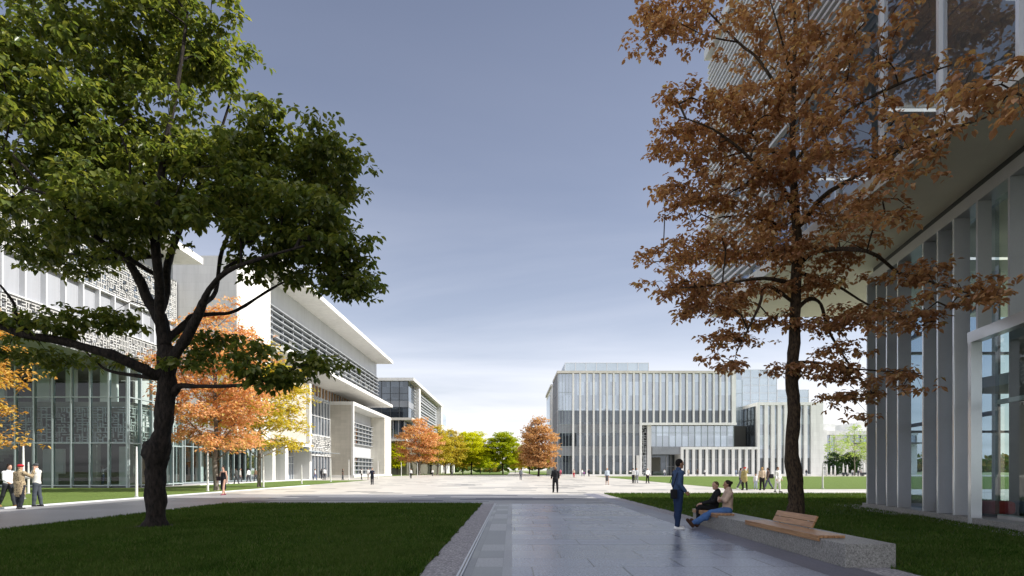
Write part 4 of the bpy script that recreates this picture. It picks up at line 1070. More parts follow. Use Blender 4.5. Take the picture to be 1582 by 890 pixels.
# ------------------------------------------------------------------ people: one implicit surface per body, meshed with surface nets
def sd_eval(prims, h, clip=None):
    lo = np.full(3, 1e9); hi = np.full(3, -1e9)
    for p in prims:
        if p[0] == 'c': a, b, ra, rb = map(np.array, p[1:5]); r = max(ra, rb); l, u = np.minimum(a, b) - r, np.maximum(a, b) + r
        else: c, r = np.array(p[1]), max(p[2]); l, u = c - np.array(p[2]), c + np.array(p[2])
        lo = np.minimum(lo, l); hi = np.maximum(hi, u)
    lo -= 2.5 * h; hi += 2.5 * h
    n = np.ceil((hi - lo) / h).astype(int) + 1
    ax = [lo[i] + h * np.arange(n[i]) for i in range(3)]
    Fd = np.full(n, .3)
    for p in prims:
        k = p[-1]
        if p[0] == 'c': a, b, ra, rb = np.array(p[1]), np.array(p[2]), p[3], p[4]; r = max(ra, rb); l, u = np.minimum(a, b) - r, np.maximum(a, b) + r
        else: c = np.array(p[1]); rr = np.array(p[2]); l, u = c - rr, c + rr
        m = k + 2.2 * h
        i0 = np.maximum(0, np.floor((l - m - lo) / h).astype(int)); i1 = np.minimum(n, np.ceil((u + m - lo) / h).astype(int) + 1)
        X, Y, Z = np.meshgrid(ax[0][i0[0]:i1[0]], ax[1][i0[1]:i1[1]], ax[2][i0[2]:i1[2]], indexing='ij')
        if p[0] == 'c':
            d = b - a; dd = max(1e-9, float(d @ d))
            t = np.clip(((X - a[0]) * d[0] + (Y - a[1]) * d[1] + (Z - a[2]) * d[2]) / dd, 0, 1)
            D = np.sqrt((X - a[0] - t * d[0]) ** 2 + (Y - a[1] - t * d[1]) ** 2 + (Z - a[2] - t * d[2]) ** 2) - (ra + t * (rb - ra))
        else:
            x, y, z = (X - c[0]), (Y - c[1]), (Z - c[2])
            k0 = np.sqrt((x / rr[0]) ** 2 + (y / rr[1]) ** 2 + (z / rr[2]) ** 2)
            k1 = np.sqrt((x / rr[0] ** 2) ** 2 + (y / rr[1] ** 2) ** 2 + (z / rr[2] ** 2) ** 2)
            D = k0 * (k0 - 1) / np.maximum(k1, 1e-6)
        S = Fd[i0[0]:i1[0], i0[1]:i1[1], i0[2]:i1[2]]
        q = np.maximum(k - np.abs(S - D), 0) / max(k, 1e-6)
        Fd[i0[0]:i1[0], i0[1]:i1[1], i0[2]:i1[2]] = np.minimum(S, D) - q * q * k * .25
    if clip is not None:
        X, Y, Z = np.meshgrid(*ax, indexing='ij')
        Fd = np.maximum(Fd, clip(X, Y, Z))
    return Fd, lo

def surface_nets(Fd, lo, h):
    n = np.array(Fd.shape); ins = Fd < 0
    c = np.zeros(n - 1, int)
    for dx in (0, 1):
        for dy in (0, 1):
            for dz in (0, 1): c += ins[dx:n[0]-1+dx, dy:n[1]-1+dy, dz:n[2]-1+dz]
    act = (c > 0) & (c < 8)
    idx = np.full(act.shape, -1, int); I = np.argwhere(act); idx[act] = np.arange(len(I))
    acc = np.zeros((len(I), 3)); cnt = np.zeros(len(I))
    cor = [(0,0,0),(1,0,0),(0,1,0),(1,1,0),(0,0,1),(1,0,1),(0,1,1),(1,1,1)]
    vals = [Fd[I[:, 0]+a, I[:, 1]+b, I[:, 2]+d] for a, b, d in cor]
    for p, q in ((0,1),(2,3),(4,5),(6,7),(0,2),(1,3),(4,6),(5,7),(0,4),(1,5),(2,6),(3,7)):
        s = (vals[p] < 0) != (vals[q] < 0)
        t = vals[p] / np.where(s, vals[p] - vals[q], 1)
        P = np.array(cor[p]) + t[:, None] * (np.array(cor[q]) - np.array(cor[p]))
        acc[s] += P[s]; cnt[s] += 1
    V = lo + h * (I + acc / cnt[:, None])
    Q = []
    for axis in range(3):
        a = [slice(None)] * 3; b = [slice(None)] * 3
        a[axis] = slice(0, n[axis]-1); b[axis] = slice(1, n[axis])
        s = ins[tuple(a)] != ins[tuple(b)]; flip = ins[tuple(a)][s]
        E = np.argwhere(s); u, w = [(1, 2), (2, 0), (0, 1)][axis]
        def cell(du, dw):
            C = E.copy(); C[:, u] -= du; C[:, w] -= dw
            return C
        cs = [cell(1, 1), cell(0, 1), cell(0, 0), cell(1, 0)]
        ok = np.ones(len(E), bool)
        for C in cs: ok &= (C >= 0).all(1) & (C < np.array(act.shape)).all(1)
        f = np.stack([idx[tuple(C[ok].T)] for C in cs], 1); fl = flip[ok]
        f[~fl] = f[~fl][:, ::-1]
        Q.append(f)
    return V, np.concatenate(Q)

def v3(*a): return np.array(a, float)
def rotx(v, a): c, s = math.cos(a), math.sin(a); return v3(v[0], v[1]*c - v[2]*s, v[1]*s + v[2]*c)
def stand(stride=0, arms=((6, 12, 9), (-4, 14, 9)), lean=0, step_side=0):
    """joint positions, figure 1.75 m tall, facing +y. arms: (swing forward, elbow bend, out) in degrees, left then right"""
    J = {}
    J['pel'] = v3(0, 0, .93)
    for s, nm, a in ((-1, 'l', stride), (1, 'r', -stride)):
        hip = v3(.088 * s, 0, .91); up = rotx(v3(.012 * s + step_side * s, 0, -.43), R(a))
        kn = hip + up; bend = max(0, -a) * .5 + 2
        an = kn + rotx(v3(.004 * s, 0, -.41), R(a - bend))
        J['hip'+nm], J['kn'+nm], J['an'+nm] = hip, kn, an
    low = min(J['anl'][2], J['anr'][2]); dz = .075 - low
    for k in J: J[k] = J[k] + v3(0, 0, dz)
    for s, nm, a in ((-1, 'l', stride), (1, 'r', -stride)):
        J['toe'+nm] = J['an'+nm] + rotx(v3(.03 * s, .155, -.045), R(min(0, a) * .9)); J['heel'+nm] = J['an'+nm] + v3(0, -.045, -.04)
    b = J['pel']; T = lambda v: b + rotx(v, R(-lean))
    J['belly'] = T(v3(0, .005, .16)); J['chest'] = T(v3(0, -.005, .36)); J['neck'] = T(v3(0, -.01, .56)); J['head'] = T(v3(0, .02, .715))
    for s, nm, (sw, el, out) in ((-1, 'l', arms[0]), (1, 'r', arms[1])):
        sh = T(v3(.175 * s, -.01, .485))
        d = rotx(v3(math.sin(R(out)) * s, 0, -math.cos(R(out))), R(sw)); eb = sh + d * .285
        d2 = rotx(v3(math.sin(R(out)) * s * .3, 0, -math.cos(R(out))), R(sw + el)); d2 /= np.linalg.norm(d2); wr = eb + d2 * .25
        J['sh'+nm], J['el'+nm], J['wr'+nm], J['hd'+nm] = sh, eb, wr, d2
    return J
def body_prims(J, w=1.0, face=v3(0, 1, 0), fine=False, female=False):
    P = []
    sw = .93 if female else 1.
    hw = 1.06 if female else 1.
    P.append(('e', J['chest'], (.155*sw*w, .105*w, .19), .05)); P.append(('e', J['belly'], (.132*sw*w, .10*w, .17), .06)); P.append(('e', J['pel'], (.152*hw*w, .115*w, .13), .06))
    P.append(('c', J['shl'], J['shr'], .058, .058, .05)); P.append(('c', J['neck'] - (J['head']-J['neck'])*.3, J['head'] - (J['head']-J['neck'])*.2, .053, .048, .03))
    hd = J['head']
    if fine:
        P.append(('e', hd + v3(0, 0, .025), (.075, .092, .095), .02)); P.append(('e', hd + face * .028 - v3(0, 0, .052), (.052, .058, .068), .03))
        P.append(('c', hd + face * .088 + v3(0, 0, .012), hd + face * .108 - v3(0, 0, .022), .009, .015, .012))
        P.append(('e', hd + face * .074 - v3(0, 0, .062), (.024, .02, .009), .008)); P.append(('e', hd + face * .066 - v3(0, 0, .098), (.026, .024, .02), .02))
        sd = np.cross(face, v3(0, 0, 1))
        for s in (-1, 1): P.append(('e', hd + sd * .076 * s - v3(0, 0, .006), (.014, .02, .031), .008))
        for s in (-1, 1): P.append(('c', hd + face * .078 + sd * .018 * s + v3(0, 0, .032), hd + face * .07 + sd * .05 * s + v3(0, 0, .03), .010, .010, .012))
    else:
        P.append(('e', hd + v3(0, 0, .015), (.074, .088, .105), .02)); P.append(('e', hd + face * .03 - v3(0, 0, .05), (.05, .055, .066), .03)); P.append(('c', hd + face * .09, hd + face * .10 - v3(0, 0, .02), .012, .016, .01))
    for nm in 'lr':
        P.append(('c', J['hip'+nm], J['kn'+nm], .088*w*hw, .056*w, .05)); P.append(('c', J['kn'+nm], J['an'+nm], .058*w, .038, .02))
        mid = J['kn'+nm] * .68 + J['an'+nm] * .32
        P.append(('e', mid + (J['heel'+nm] - J['an'+nm]) * .35, (.052*w, .056*w, .10), .03))
        P.append(('c', J['heel'+nm], J['toe'+nm], .036, .028, .03)); P.append(('c', J['an'+nm], J['heel'+nm], .038, .036, .02))
        P.append(('c', J['sh'+nm], J['el'+nm], .052*w*sw, .040*w*sw, .03)); P.append(('c', J['el'+nm], J['wr'+nm], .041*w*sw, .027, .02))
        hand(P, J, nm, fine)
    return P
def hand(P, J, nm, fine):
    wr, d = J['wr'+nm], J['hd'+nm] / np.linalg.norm(J['hd'+nm])
    s = -1 if nm == 'l' else 1
    pn = J.get('pn'+nm, v3(-s, 0, 0))            # palm normal
    side = np.cross(d, pn); side /= np.linalg.norm(side)
    fwd = J.get('th'+nm, v3(0, 1, 0)); side = side if side @ fwd > 0 else -side
    pn = np.cross(side, d); pn = pn if pn @ J.get('pn'+nm, v3(-s, 0, 0)) > 0 else -pn
    if not fine:
        P.append(('c', wr, wr + d * .09, .03, .034, .02)); P.append(('c', wr + d * .09, wr + d * .15 + pn * .03, .03, .018, .02)); return
    P.append(('c', wr, wr + d * .03, .026, .028, .012))
    for i in range(4):
        q = (i - 1.5) * .019
        k = wr + d * (.085 - abs(i - 1.) * .004) - side * q; P.append(('c', wr + d * .02 - side * q * .7, k, .016, .0125, .008))
        ln = (.070, .078, .073, .058)[i]; bend = R(22 + 6 * i); b2 = bend + R(38)
        m = k + (d * math.cos(bend) + pn * math.sin(bend)) * ln * .5; t = m + (d * math.cos(b2) + pn * math.sin(b2)) * ln * .5
        P.append(('c', k, m, .0098, .0090, .002)); P.append(('c', m, t, .0090, .0078, .002))
    tb = wr + d * .028 + side * .024; t1 = tb + (side * .72 + d * .6 + pn * .35) * .038; t2 = t1 + (side * .25 + d * .85 + pn * .45) * .032
    P.append(('c', tb, t1, .014, .0115, .006)); P.append(('c', t1, t2, .0112, .009, .003))

def meshify(name, prims, h, mat, parent, clip=None, ease=1):
    Fd, lo = sd_eval(prims, h, clip); V, Fq = surface_nets(Fd, lo, h)
    if len(V) == 0: return None
    return link(name, mesh_np(V, Fq), mat, parent, smooth=True)

def trousers(J, w=1., off=.012, cut=.10, hw=1., upto=None):
    P = [('e', J['pel'], (.152*w*hw + off, .115*w + off, .125 + off), .05), ('e', J['pel'] * .6 + J['belly'] * .4, (.135*w + off, .102*w + off, .06), .05)]
    for nm in 'lr':
        e = J['an'+nm] + (J['kn'+nm] - J['an'+nm]) * cut
        mid = J['kn'+nm] * .68 + J['an'+nm] * .32
        P += [('c', J['hip'+nm], J['kn'+nm], .092*w*hw + off, .062*w + off, .05), ('c', J['kn'+nm], e, .062*w + off, .050 + off, .03), ('e', mid + (J['heel'+nm] - J['an'+nm]) * .35, (.054*w + off, .060*w + off, .11), .04)]
    return P
def shirt(J, w=1., off=.014, sleeve=.92, sw=1., hem=.10, upper=1.):
    P = [('e', J['chest'], (.155*sw*w + off, .105*w + off, .19 + off), .05), ('e', J['belly'], (.134*sw*w + off, .10*w + off, .17 + off), .06),
         ('e', J['belly'] * (1 - hem * 4) + J['pel'] * hem * 4, (.15*w + off, .112*w + off, .10), .06), ('c', J['shl'], J['shr'], .058 + off, .058 + off, .05),
         ('c', J['neck'] - (J['head'] - J['neck']) * .18, J['neck'] + (J['head'] - J['neck']) * .12, .062 + off, .056 + off, .02)]
    for nm in 'lr':
        if sleeve > 0:
            P.append(('c', J['sh'+nm], J['el'+nm] if sleeve > .5 else J['sh'+nm] * .45 + J['el'+nm] * .55, .053*w*sw + off, .043*w*sw + off, .03))
            if sleeve > .5: P.append(('c', J['el'+nm], J['el'+nm] + (J['wr'+nm] - J['el'+nm]) * (sleeve - .5) * 2, .043*w*sw + off, .034 + off * .8, .02))
    return P
def coat(J, w=1., off=.022, hemz=.55, sw=1., sleeve=.96):
    P = shirt(J, w, off, sleeve, sw)
    b = J['pel']; P += [('c', b + v3(.045, 0, .05), b + v3(.06, 0, -(b[2] - hemz)), .12 + off, .12 + off, .06), ('c', b + v3(-.045, 0, .05), b + v3(-.06, 0, -(b[2] - hemz)), .12 + off, .12 + off, .06)]
    return P
def skirt(J, hemz, flare=.03):
    b = J['pel']; lo = b + v3(0, 0, -(b[2] - hemz))
    return [('e', b + v3(0, 0, .03), (.16, .125, .12), .05), ('c', b + v3(.06, 0, -.03), lo + v3(.055, .0, 0), .105, .09 + flare, .06), ('c', b + v3(-.06, 0, -.03), lo + v3(-.055, .0, 0), .105, .09 + flare, .06)]
def shoes(J, off=.010, boot=0.):
    P = []
    for nm in 'lr':
        P += [('c', J['heel'+nm] - v3(0, 0, .004), J['toe'+nm] - v3(0, 0, .004), .040 + off * .6, .032 + off, .02), ('c', J['an'+nm] - v3(0, 0, .02), J['heel'+nm], .040 + off * .6, .040 + off * .4, .02)]
        if boot: P.append(('c', J['an'+nm], J['an'+nm] + (J['kn'+nm] - J['an'+nm]) * boot, .044 + off, .050 + off, .02))
    return P
def hair(J, style, face=v3(0, 1, 0)):
    h = J['head']
    P = [('e', h + v3(0, 0, .042) - face * .016, (.083, .094, .088), .02), ('e', h - face * .045, (.074, .058, .082), .03)]
    if style == 'long': P += [('c', h - face * .055, h - face * .085 - v3(0, 0, .24), .068, .05, .04)]
    if style == 'bob': P += [('c', h - face * .05, h - face * .06 - v3(0, 0, .10), .074, .06, .04)]
    if style == 'bun': P += [('e', h - face * .105 + v3(0, 0, .055), (.042, .042, .040), .01)]
    if style == 'topbun': P += [('e', h - face * .02 + v3(0, 0, .155), (.05, .05, .05), .01)]
    if style == 'beret': P = [('e', h + v3(.01, 0, .075) - face * .012, (.115, .12, .058), .02), ('e', h + v3(0, 0, .05), (.085, .10, .06), .02)]
    if style == 'cap': P = [('e', h + v3(0, 0, .06) - face * .008, (.087, .102, .075), .02), ('c', h + face * .085 + v3(0, 0, .052), h + face * .135 + v3(0, 0, .04), .028, .02, .02)]
    return P
def hair_clip(J, face, style):
    h = J['head']
    def f(X, Y, Z):
        a = (X - h[0]) * face[0] + (Y - h[1]) * face[1]
        z = Z - h[2]
        return np.minimum(a - .042, np.maximum(-(z - .055), a - .12) * 1.0) if style not in ('beret', 'cap') else a - .3
    return f

PEOPLE = 0
def person(px, foot, heading, label, group=None, J=None, top=('shirt', (.7, .7, .7)), bottom=('trousers', (.05, .05, .06)), shoe=(.03, .03, .03), hairc=(.03, .02, .015), style='short', skin=0, height=1.75, w=1., fine=False, female=False, y=None, pos=None, face=None, h=None, z=0, name='person'):
    """heading: degrees, 0 faces away from the camera (+y), 90 faces left, -90 right, 180 towards the camera"""
    global PEOPLE; PEOPLE += 1
    if pos is None: x0, y0 = ground_at(px, foot) if y is None else ((px - VX) / F * y, y)
    else: x0, y0 = pos
    t = thing(name, label, 'person', (x0, y0, z), group)
    t.rotation_euler[2] = R(heading); t.scale = (height / 1.75,) * 3
    J = J or stand()
    fc = v3(0, 1, 0) if face is None else v3(math.sin(R(-face)), math.cos(R(face)), 0)
    h = h or (.0095 if fine else min(.034, max(.017, y0 * .0006)))
    hc = h * 1.15 if fine else h
    wd = 1.0
    meshify('body', body_prims(J, w, fc, fine, female), h, SKIN[skin], t)
    sw = .93 if female else 1.
    kind, c = top[:2]; mt = c if not isinstance(c, tuple) else cl(c)
    ztop = J['neck'][2] + .035
    if kind == 'shirt': meshify('shirt', shirt(J, w, .014, .94, sw, .12), hc, mt, t)
    elif kind == 'tee': meshify('shirt', shirt(J, w, .012, .4, sw, .10), hc, mt, t)
    elif kind == 'jacket': meshify('jacket', shirt(J, w, .026, .96, sw, .20), hc, mt, t)
    elif kind == 'coat': meshify('coat', coat(J, w, .024, top[2] if len(top) > 2 else .6, sw), hc, mt, t)
    elif kind == 'vest': meshify('shirt', shirt(J, w, .010, 0, sw, .10), hc, mt, t, lambda X, Y, Z: Z - (J['chest'][2] + .11))
    kind, c = bottom[:2]; mt = c if not isinstance(c, tuple) else cl(c)
    if kind == 'trousers': meshify('trousers', trousers(J, w, .011, .06, 1.05 if female else 1.), hc, mt, t)
    elif kind == 'short': meshify('trousers', trousers(J, w, .012, .55), hc, mt, t)
    elif kind == 'skirt': meshify('skirt', skirt(J, bottom[2]), hc, mt, t)
    meshify('shoe', [p for p in shoes(J, .010, .38 if style == 'boots' else 0)], hc, cl(shoe), t)
    if style != 'bald': meshify('hat' if style in ('beret', 'cap') else 'hair', hair(J, style, fc), hc, cl(hairc), t, hair_clip(J, fc, style))
    return t
def hang_bag(px, foot, y, z, size, col, label, kind='bag', strap=None):
    x = (px - VX) / F * y; w, d, hh = size
    t = thing('shoulder_bag', label, 'bag', (x, y, 0))
    boxes('pouch', cl(col), t, (x - w/2, x + w/2, y - d/2, y + d/2, z - hh/2, z + hh/2), bevel=min(w, d, hh) * .3)
    if strap: MB().tube(strap, [.012] * len(strap), 6).build('strap', cl(col), t)
    return t

# --- the three by the bench
x, y = ground_at(1047.5, 817.5)
J = stand(3, ((-8, 24, 7), (-12, 52, 8)), 2)
person(0, 0, -82, 'man in blue denim shirt, navy jeans and white sneakers standing before the granite bench', J=J, pos=(x, y), top=('shirt', (.05, .085, .165)), bottom=('trousers', (.018, .035, .085)), shoe=(.75, .75, .74), hairc=(.012, .010, .010), skin=1, height=1.80, fine=True)
xb = x - .16; t = thing('shoulder_bag', 'black shoulder bag hanging behind the hip of the man in the denim shirt', 'bag', (xb, y, 0))
boxes('pouch', cl((.015, .015, .018)), t, (xb - .10, xb + .07, y - .30, y - .19, .80, 1.04), bevel=.03)
MB().tube([(xb - .05, y - .245, 1.03), (xb + .02, y - .22, 1.25), (xb + .14, y - .10, 1.53), (xb + .20, y + .02, 1.55), (xb + .06, y + .16, 1.40), (xb + .0, y + .2, 1.2)], [.011] * 6, 6).build('strap', cl((.015, .015, .018)), t)

def seated(hipz, torso_back, feet, knees, hands, elbows, head_fwd=.05):
    J = {}; J['pel'] = v3(0, 0, hipz)
    T = lambda v: J['pel'] + rotx(v, R(torso_back))
    J['belly'] = T(v3(0, .005, .15)); J['chest'] = T(v3(0, 0, .33)); J['neck'] = T(v3(0, 0, .53)); J['head'] = J['neck'] + v3(0, head_fwd, .155)
    for i, (s, nm) in enumerate(((-1, 'l'), (1, 'r'))):
        J['hip'+nm] = v3(.088 * s, .01, hipz - .01); J['kn'+nm] = v3(*knees[i]); J['an'+nm] = v3(*feet[i][:3])
        J['heel'+nm] = J['an'+nm] + v3(*feet[i][3]); J['toe'+nm] = J['an'+nm] + v3(*feet[i][4])
        J['sh'+nm] = T(v3(.172 * s, 0, .455)); J['el'+nm] = v3(*elbows[i]); J['wr'+nm] = v3(*hands[i][:3]); J['hd'+nm] = v3(*hands[i][3])
    return J
# woman in beige: legs stretched forward, ankles crossed, arms folded
J = seated(.50, 4, [(.05, .80, .13, (0, -.02, -.05), (.02, .12, .10)), (-.02, .93, .125, (.0, -.03, -.05), (-.02, .11, .11))],
           [(-.09, .43, .44), (.09, .42, .42)],
           [(.10, .20, .80, (.8, .05, .1)), (-.10, .235, .765, (-.8, .1, .05))], [(-.235, .09, .77), (.235, .09, .76)], .035)
J['pnl'] = v3(0, -1, 0); J['pnr'] = v3(0, -1, 0); J['thl'] = v3(0, 0, 1); J['thr'] = v3(0, 0, 1)
t = person(0, 0, 82, 'woman in beige roll neck sweater and blue jeans sitting on the granite bench, ankles crossed', J=J, pos=(5.62, 15.72), top=('none', 0), bottom=('trousers', (.07, .15, .34)), shoe=(.10, .05, .03), style='bun', hairc=(.025, .018, .014), skin=1, height=1.70, fine=True, female=True)
sh = shirt(J, 1., .026, .92, .93, .20); sh += [('c', J['neck'] - v3(0, 0, .01), J['neck'] + v3(0, .012, .05), .085, .078, .02), ('e', J['neck'] - v3(0, -.02, .03), (.11, .10, .045), .03)]
meshify('sweater', sh, .0105, cl((.50, .37, .29)), t)
meshify('boot', shoes(J, .014, .42), .0105, cl((.075, .038, .024)), t)
# woman in black behind her
J = seated(.49, 14, [(-.08, .46, .10, (0, -.045, -.045), (-.02, .15, -.03)), (.07, .40, .10, (0, -.045, -.045), (.02, .15, -.03))],
           [(-.09, .40, .53), (.10, .41, .52)],
           [(-.07, .34, .63, (.25, .8, -.25)), (.09, .36, .62, (-.15, .8, -.3))], [(-.235, .03, .70), (.235, .04, .69)], .07)
J['pnl'] = v3(0, 0, -1); J['pnr'] = v3(0, 0, -1); J['thl'] = v3(1, 0, 0); J['thr'] = v3(-1, 0, 0)
person(0, 0, 84, 'woman in black suit with cropped hair sitting at the far end of the granite bench', J=J, pos=(5.60, 16.75), top=('shirt', (.012, .012, .014)), bottom=('trousers', (.012, .012, .014)), shoe=(.03, .025, .02), style='short', hairc=(.10, .065, .035), skin=0, height=1.66, fine=True, female=True, face=35)

# --- out on the plaza
P = person
P(858, 761, 0, 'man in dark suit seen from behind, alone on the bright plaza', J=stand(3, ((14, 40, 12), (14, 40, 12)), 0, .03), top=('jacket', (.018, .018, .022)), bottom=('trousers', (.02, .02, .024)), hairc=(.30, .17, .10), w=1.08, h=.012)
P(804.6, 741.6, 180, 'man in grey suit walking towards the camera at the plaza centre', J=stand(9), top=('jacket', (.16, .17, .19)), bottom=('trousers', (.13, .14, .16)))
P(575, 749, 180, 'man in dark navy shirt with folded arms in front of the projecting stone box', J=stand(5, ((25, 80, 12), (25, 80, 12)), 0), top=('shirt', (.02, .025, .045)), bottom=('trousers', (.02, .022, .03)))
P(558.6, 740.8, -60, 'person in white top carrying a black backpack near the stone box corner', J=stand(4), top=('shirt', (.72, .72, .70)), bottom=('trousers', (.03, .03, .035)))
hang_bag(556.6, 0, ground_at(558, 740.8)[1] - .1, 1.28, (.22, .3, .45), (.02, .02, .02), 'black backpack on the person in white near the stone box corner')
P(569, 740.8, 170, 'person in white shirt and pale shorts behind the man in navy', J=stand(4), top=('shirt', (.72, .72, .72)), bottom=('short', (.40, .38, .36)))
P(486.8, 741.5, -80, 'woman in white top and blue jeans striding past the glass entrance', J=stand(16), top=('tee', (.70, .68, .66)), bottom=('trousers', (.05, .08, .18)), female=True, style='bob')
P(501.4, 741.6, 10, 'man in white shirt seen from behind before the travertine wall', J=stand(5), top=('shirt', (.75, .75, .75)), bottom=('trousers', (.07, .07, .08)), height=1.85)
P(497.0, 740.6, 0, 'person in dark jacket half hidden behind the man in white shirt', J=stand(10), top=('jacket', (.05, .05, .055)), bottom=('trousers', (.05, .05, .06)))
P(529.6, 741.3, -70, 'person in black top standing alone before the travertine wall', J=stand(6), top=('tee', (.02, .02, .02)), bottom=('trousers', (.035, .04, .05)), skin=1)
P(634.7, 739.3, 180, 'woman in white top and black trousers near the large orange tree', J=stand(4), top=('shirt', (.75, .75, .74)), bottom=('trousers', (.015, .015, .015)), female=True, style='long')
P(668.3, 735.7, 180, 'person in white top at the foot of the golden trees', J=stand(6), top=('shirt', (.75, .74, .72)), bottom=('trousers', (.08, .08, .09)))
P(699, 734.6, 90, 'small distant person in pale clothes by the outside stair', J=stand(12), top=('shirt', (.6, .6, .6)), bottom=('trousers', (.2, .2, .22)))
P(345, 765, 160, 'woman in sleeveless black dress with hair tied high walking beside the orange tree', J=stand(11, ((-8, 10, 12), (10, 12, 12))), top=('vest', (.012, .012, .016)), bottom=('skirt', (.014, .014, .018), .42), shoe=(.18, .04, .07), style='topbun', female=True, height=1.76)
yb = ground_at(345, 765)[1]; hang_bag(337.5, 0, yb, 1.02, (.22, .16, .26), (.03, .018, .02), 'dark red brown handbag carried by the woman in the black dress')
# left group at the kerb
P(12, 783, 255, 'man in white shirt with one leg stretched back, left of the woman in leopard coat', J=stand(17, ((20, 60, 10), (15, 50, 10)), 6), top=('shirt', (.72, .72, .72)), bottom=('trousers', (.03, .032, .038)), shoe=(.30, .17, .07), height=1.80, h=.014)
P(31, 786.5, 0, 'woman in leopard print coat and red beret seen from behind at the kerb', J=stand(7, ((4, 10, 9), (60, 105, 25)), 0, .03), top=('coat', M['leopard'], .62), bottom=('trousers', (.02, .022, .03)), style='beret', hairc=(.38, .02, .03), female=True, h=.014, height=1.74)
P(57, 782.5, 100, 'man in flat cap, pale sweater and grey jeans facing the woman in leopard coat', J=stand(5, ((40, 55, 8), (35, 60, 8)), 2), top=('jacket', (.55, .54, .50)), bottom=('trousers', (.055, .065, .08)), style='cap', hairc=(.05, .055, .06), h=.014, height=1.80)
P(158, 749.6, 10, 'woman in pale top and blue jeans seen through the pavilion glass', y=56.0, J=stand(8, ((8, 20, 10), (110, 30, 20))), top=('shirt', (.35, .34, .36)), bottom=('trousers', (.03, .05, .14)), style='long', female=True, z=.14, height=1.78)
for px, yy, hd, lab, tc in ((365, 67, 80, 'person in dark clothes behind the shop glass, right of the woman in the black dress', (.06, .06, .06)), (371, 72, -70, 'person in pale jacket behind the shop glass between the two lawn trees', (.4, .38, .36)), (384, 74, 70, 'person in white striding behind the shop glass left of the yellow green tree', (.7, .7, .68)), (395, 77, 80, 'person in brown behind the shop glass next to the yellow green tree trunk', (.14, .09, .06))):
    P(px, 0, hd, lab, y=yy, J=stand(13), top=('shirt', tc), bottom=('trousers', (.06, .06, .07)))
    
# right: in front of the finned building
P(866, 735.4, 180, 'small person in pink top just right of the man in dark suit', J=stand(5), top=('shirt', (.6, .14, .2)), bottom=('trousers', (.4, .1, .14)))
P(886.4, 737.9, 180, 'person in pale top and red trousers before the finned building', J=stand(5), top=('shirt', (.55, .42, .34)), bottom=('trousers', (.5, .04, .06)), female=True, style='bob')
P(899.2, 736.0, 180, 'person in white top beside a child in purple', J=stand(6), top=('shirt', (.72, .72, .72)), bottom=('trousers', (.35, .37, .42)))
P(902.3, 736.0, 180, 'child in purple top beside the person in white', J=stand(4), top=('shirt', (.30, .1, .32)), bottom=('trousers', (.12, .1, .16)), height=1.25)
P(909.6, 736.3, 180, 'man in dark suit right of the child in purple', J=stand(4), top=('jacket', (.02, .022, .035)), bottom=('trousers', (.02, .02, .03)))
P(938, 749, 178, 'woman in pale blue blouse and grey skirt on the bright plaza', J=stand(6, ((2, 8, 8), (2, 8, 8))), top=('shirt', (.55, .62, .70)), bottom=('skirt', (.12, .12, .13), .52), female=True, style='long', hairc=(.35, .22, .12), shoe=(.4, .3, .25))
P(978.4, 746.6, 150, 'man in black hat and white shirt pointing left with one arm', J=stand(6, ((4, 10, 8), (85, 8, 20))), top=('shirt', (.76, .76, .75)), bottom=('trousers', (.02, .02, .022)), style='cap', hairc=(.015, .015, .015))
P(983.6, 746.4, 180, 'man in pale grey suit just right of the man in black hat', J=stand(4), top=('jacket', (.48, .50, .53)), bottom=('trousers', (.30, .31, .33)), style='short', hairc=(.3, .2, .1))
P(1000.5, 746.5, 200, 'person in white hooded top, black trousers and dark bag strap on the plaza', J=stand(6, ((15, 40, 10), (15, 40, 10))), top=('jacket', (.74, .74, .74)), bottom=('trousers', (.02, .02, .02)), hairc=(.6, .58, .5))
P(1026.5, 735.6, 160, 'person in white shirt before the dark entrance', J=stand(11), top=('shirt', (.75, .75, .75)), bottom=('trousers', (.2, .22, .28)))
P(1040, 735.4, 180, 'person in black just left of the man in the denim shirt, near the entrance', J=stand(4), top=('jacket', (.02, .02, .02)), bottom=('trousers', (.03, .03, .03)), skin=1)
P(1063.5, 735.4, 180, 'person in beige coat before the stone podium', J=stand(5), top=('coat', (.45, .38, .30), .7), bottom=('trousers', (.1, .1, .1)))
P(1077.5, 735.3, 180, 'person in dark brown before the stone podium fins', J=stand(8), top=('jacket', (.07, .05, .04)), bottom=('trousers', (.05, .05, .05)))
P(1089, 735.4, 180, 'person in black waistcoat and white sleeves before the podium', J=stand(3), top=('shirt', (.6, .6, .6)), bottom=('trousers', (.04, .04, .05)))
P(1137, 735.4, 180, 'person in grey blue by the podium, left of the yellow coat', J=stand(4), top=('shirt', (.25, .30, .4)), bottom=('trousers', (.2, .25, .35)))
P(1143.3, 735.5, 200, 'person in dark blue jacket by the podium just behind the yellow coat', J=stand(6), top=('jacket', (.03, .05, .09)), bottom=('trousers', (.08, .12, .2)))
P(1144.5, 755.8, -80, 'person in grey trousers striding behind the one in yellow coat', J=stand(22), top=('shirt', (.3, .3, .3)), bottom=('trousers', (.10, .10, .11)), shoe=(.7, .7, .7), female=True)
P(1150.5, 757.2, 0, 'woman in yellow green coat and red hat on the bright path', J=stand(6, ((4, 10, 10), (70, 100, 25)), 0, .02), top=('coat', (.34, .28, .12), .72), bottom=('trousers', (.02, .02, .02)), style='beret', hairc=(.5, .02, .02), female=True)
P(1167.4, 756, 180, 'child in white with pale blue trousers on the bright path', J=stand(4), top=('shirt', (.72, .72, .72)), bottom=('trousers', (.42, .48, .58)), height=1.22, hairc=(.5, .3, .15), style='bob')
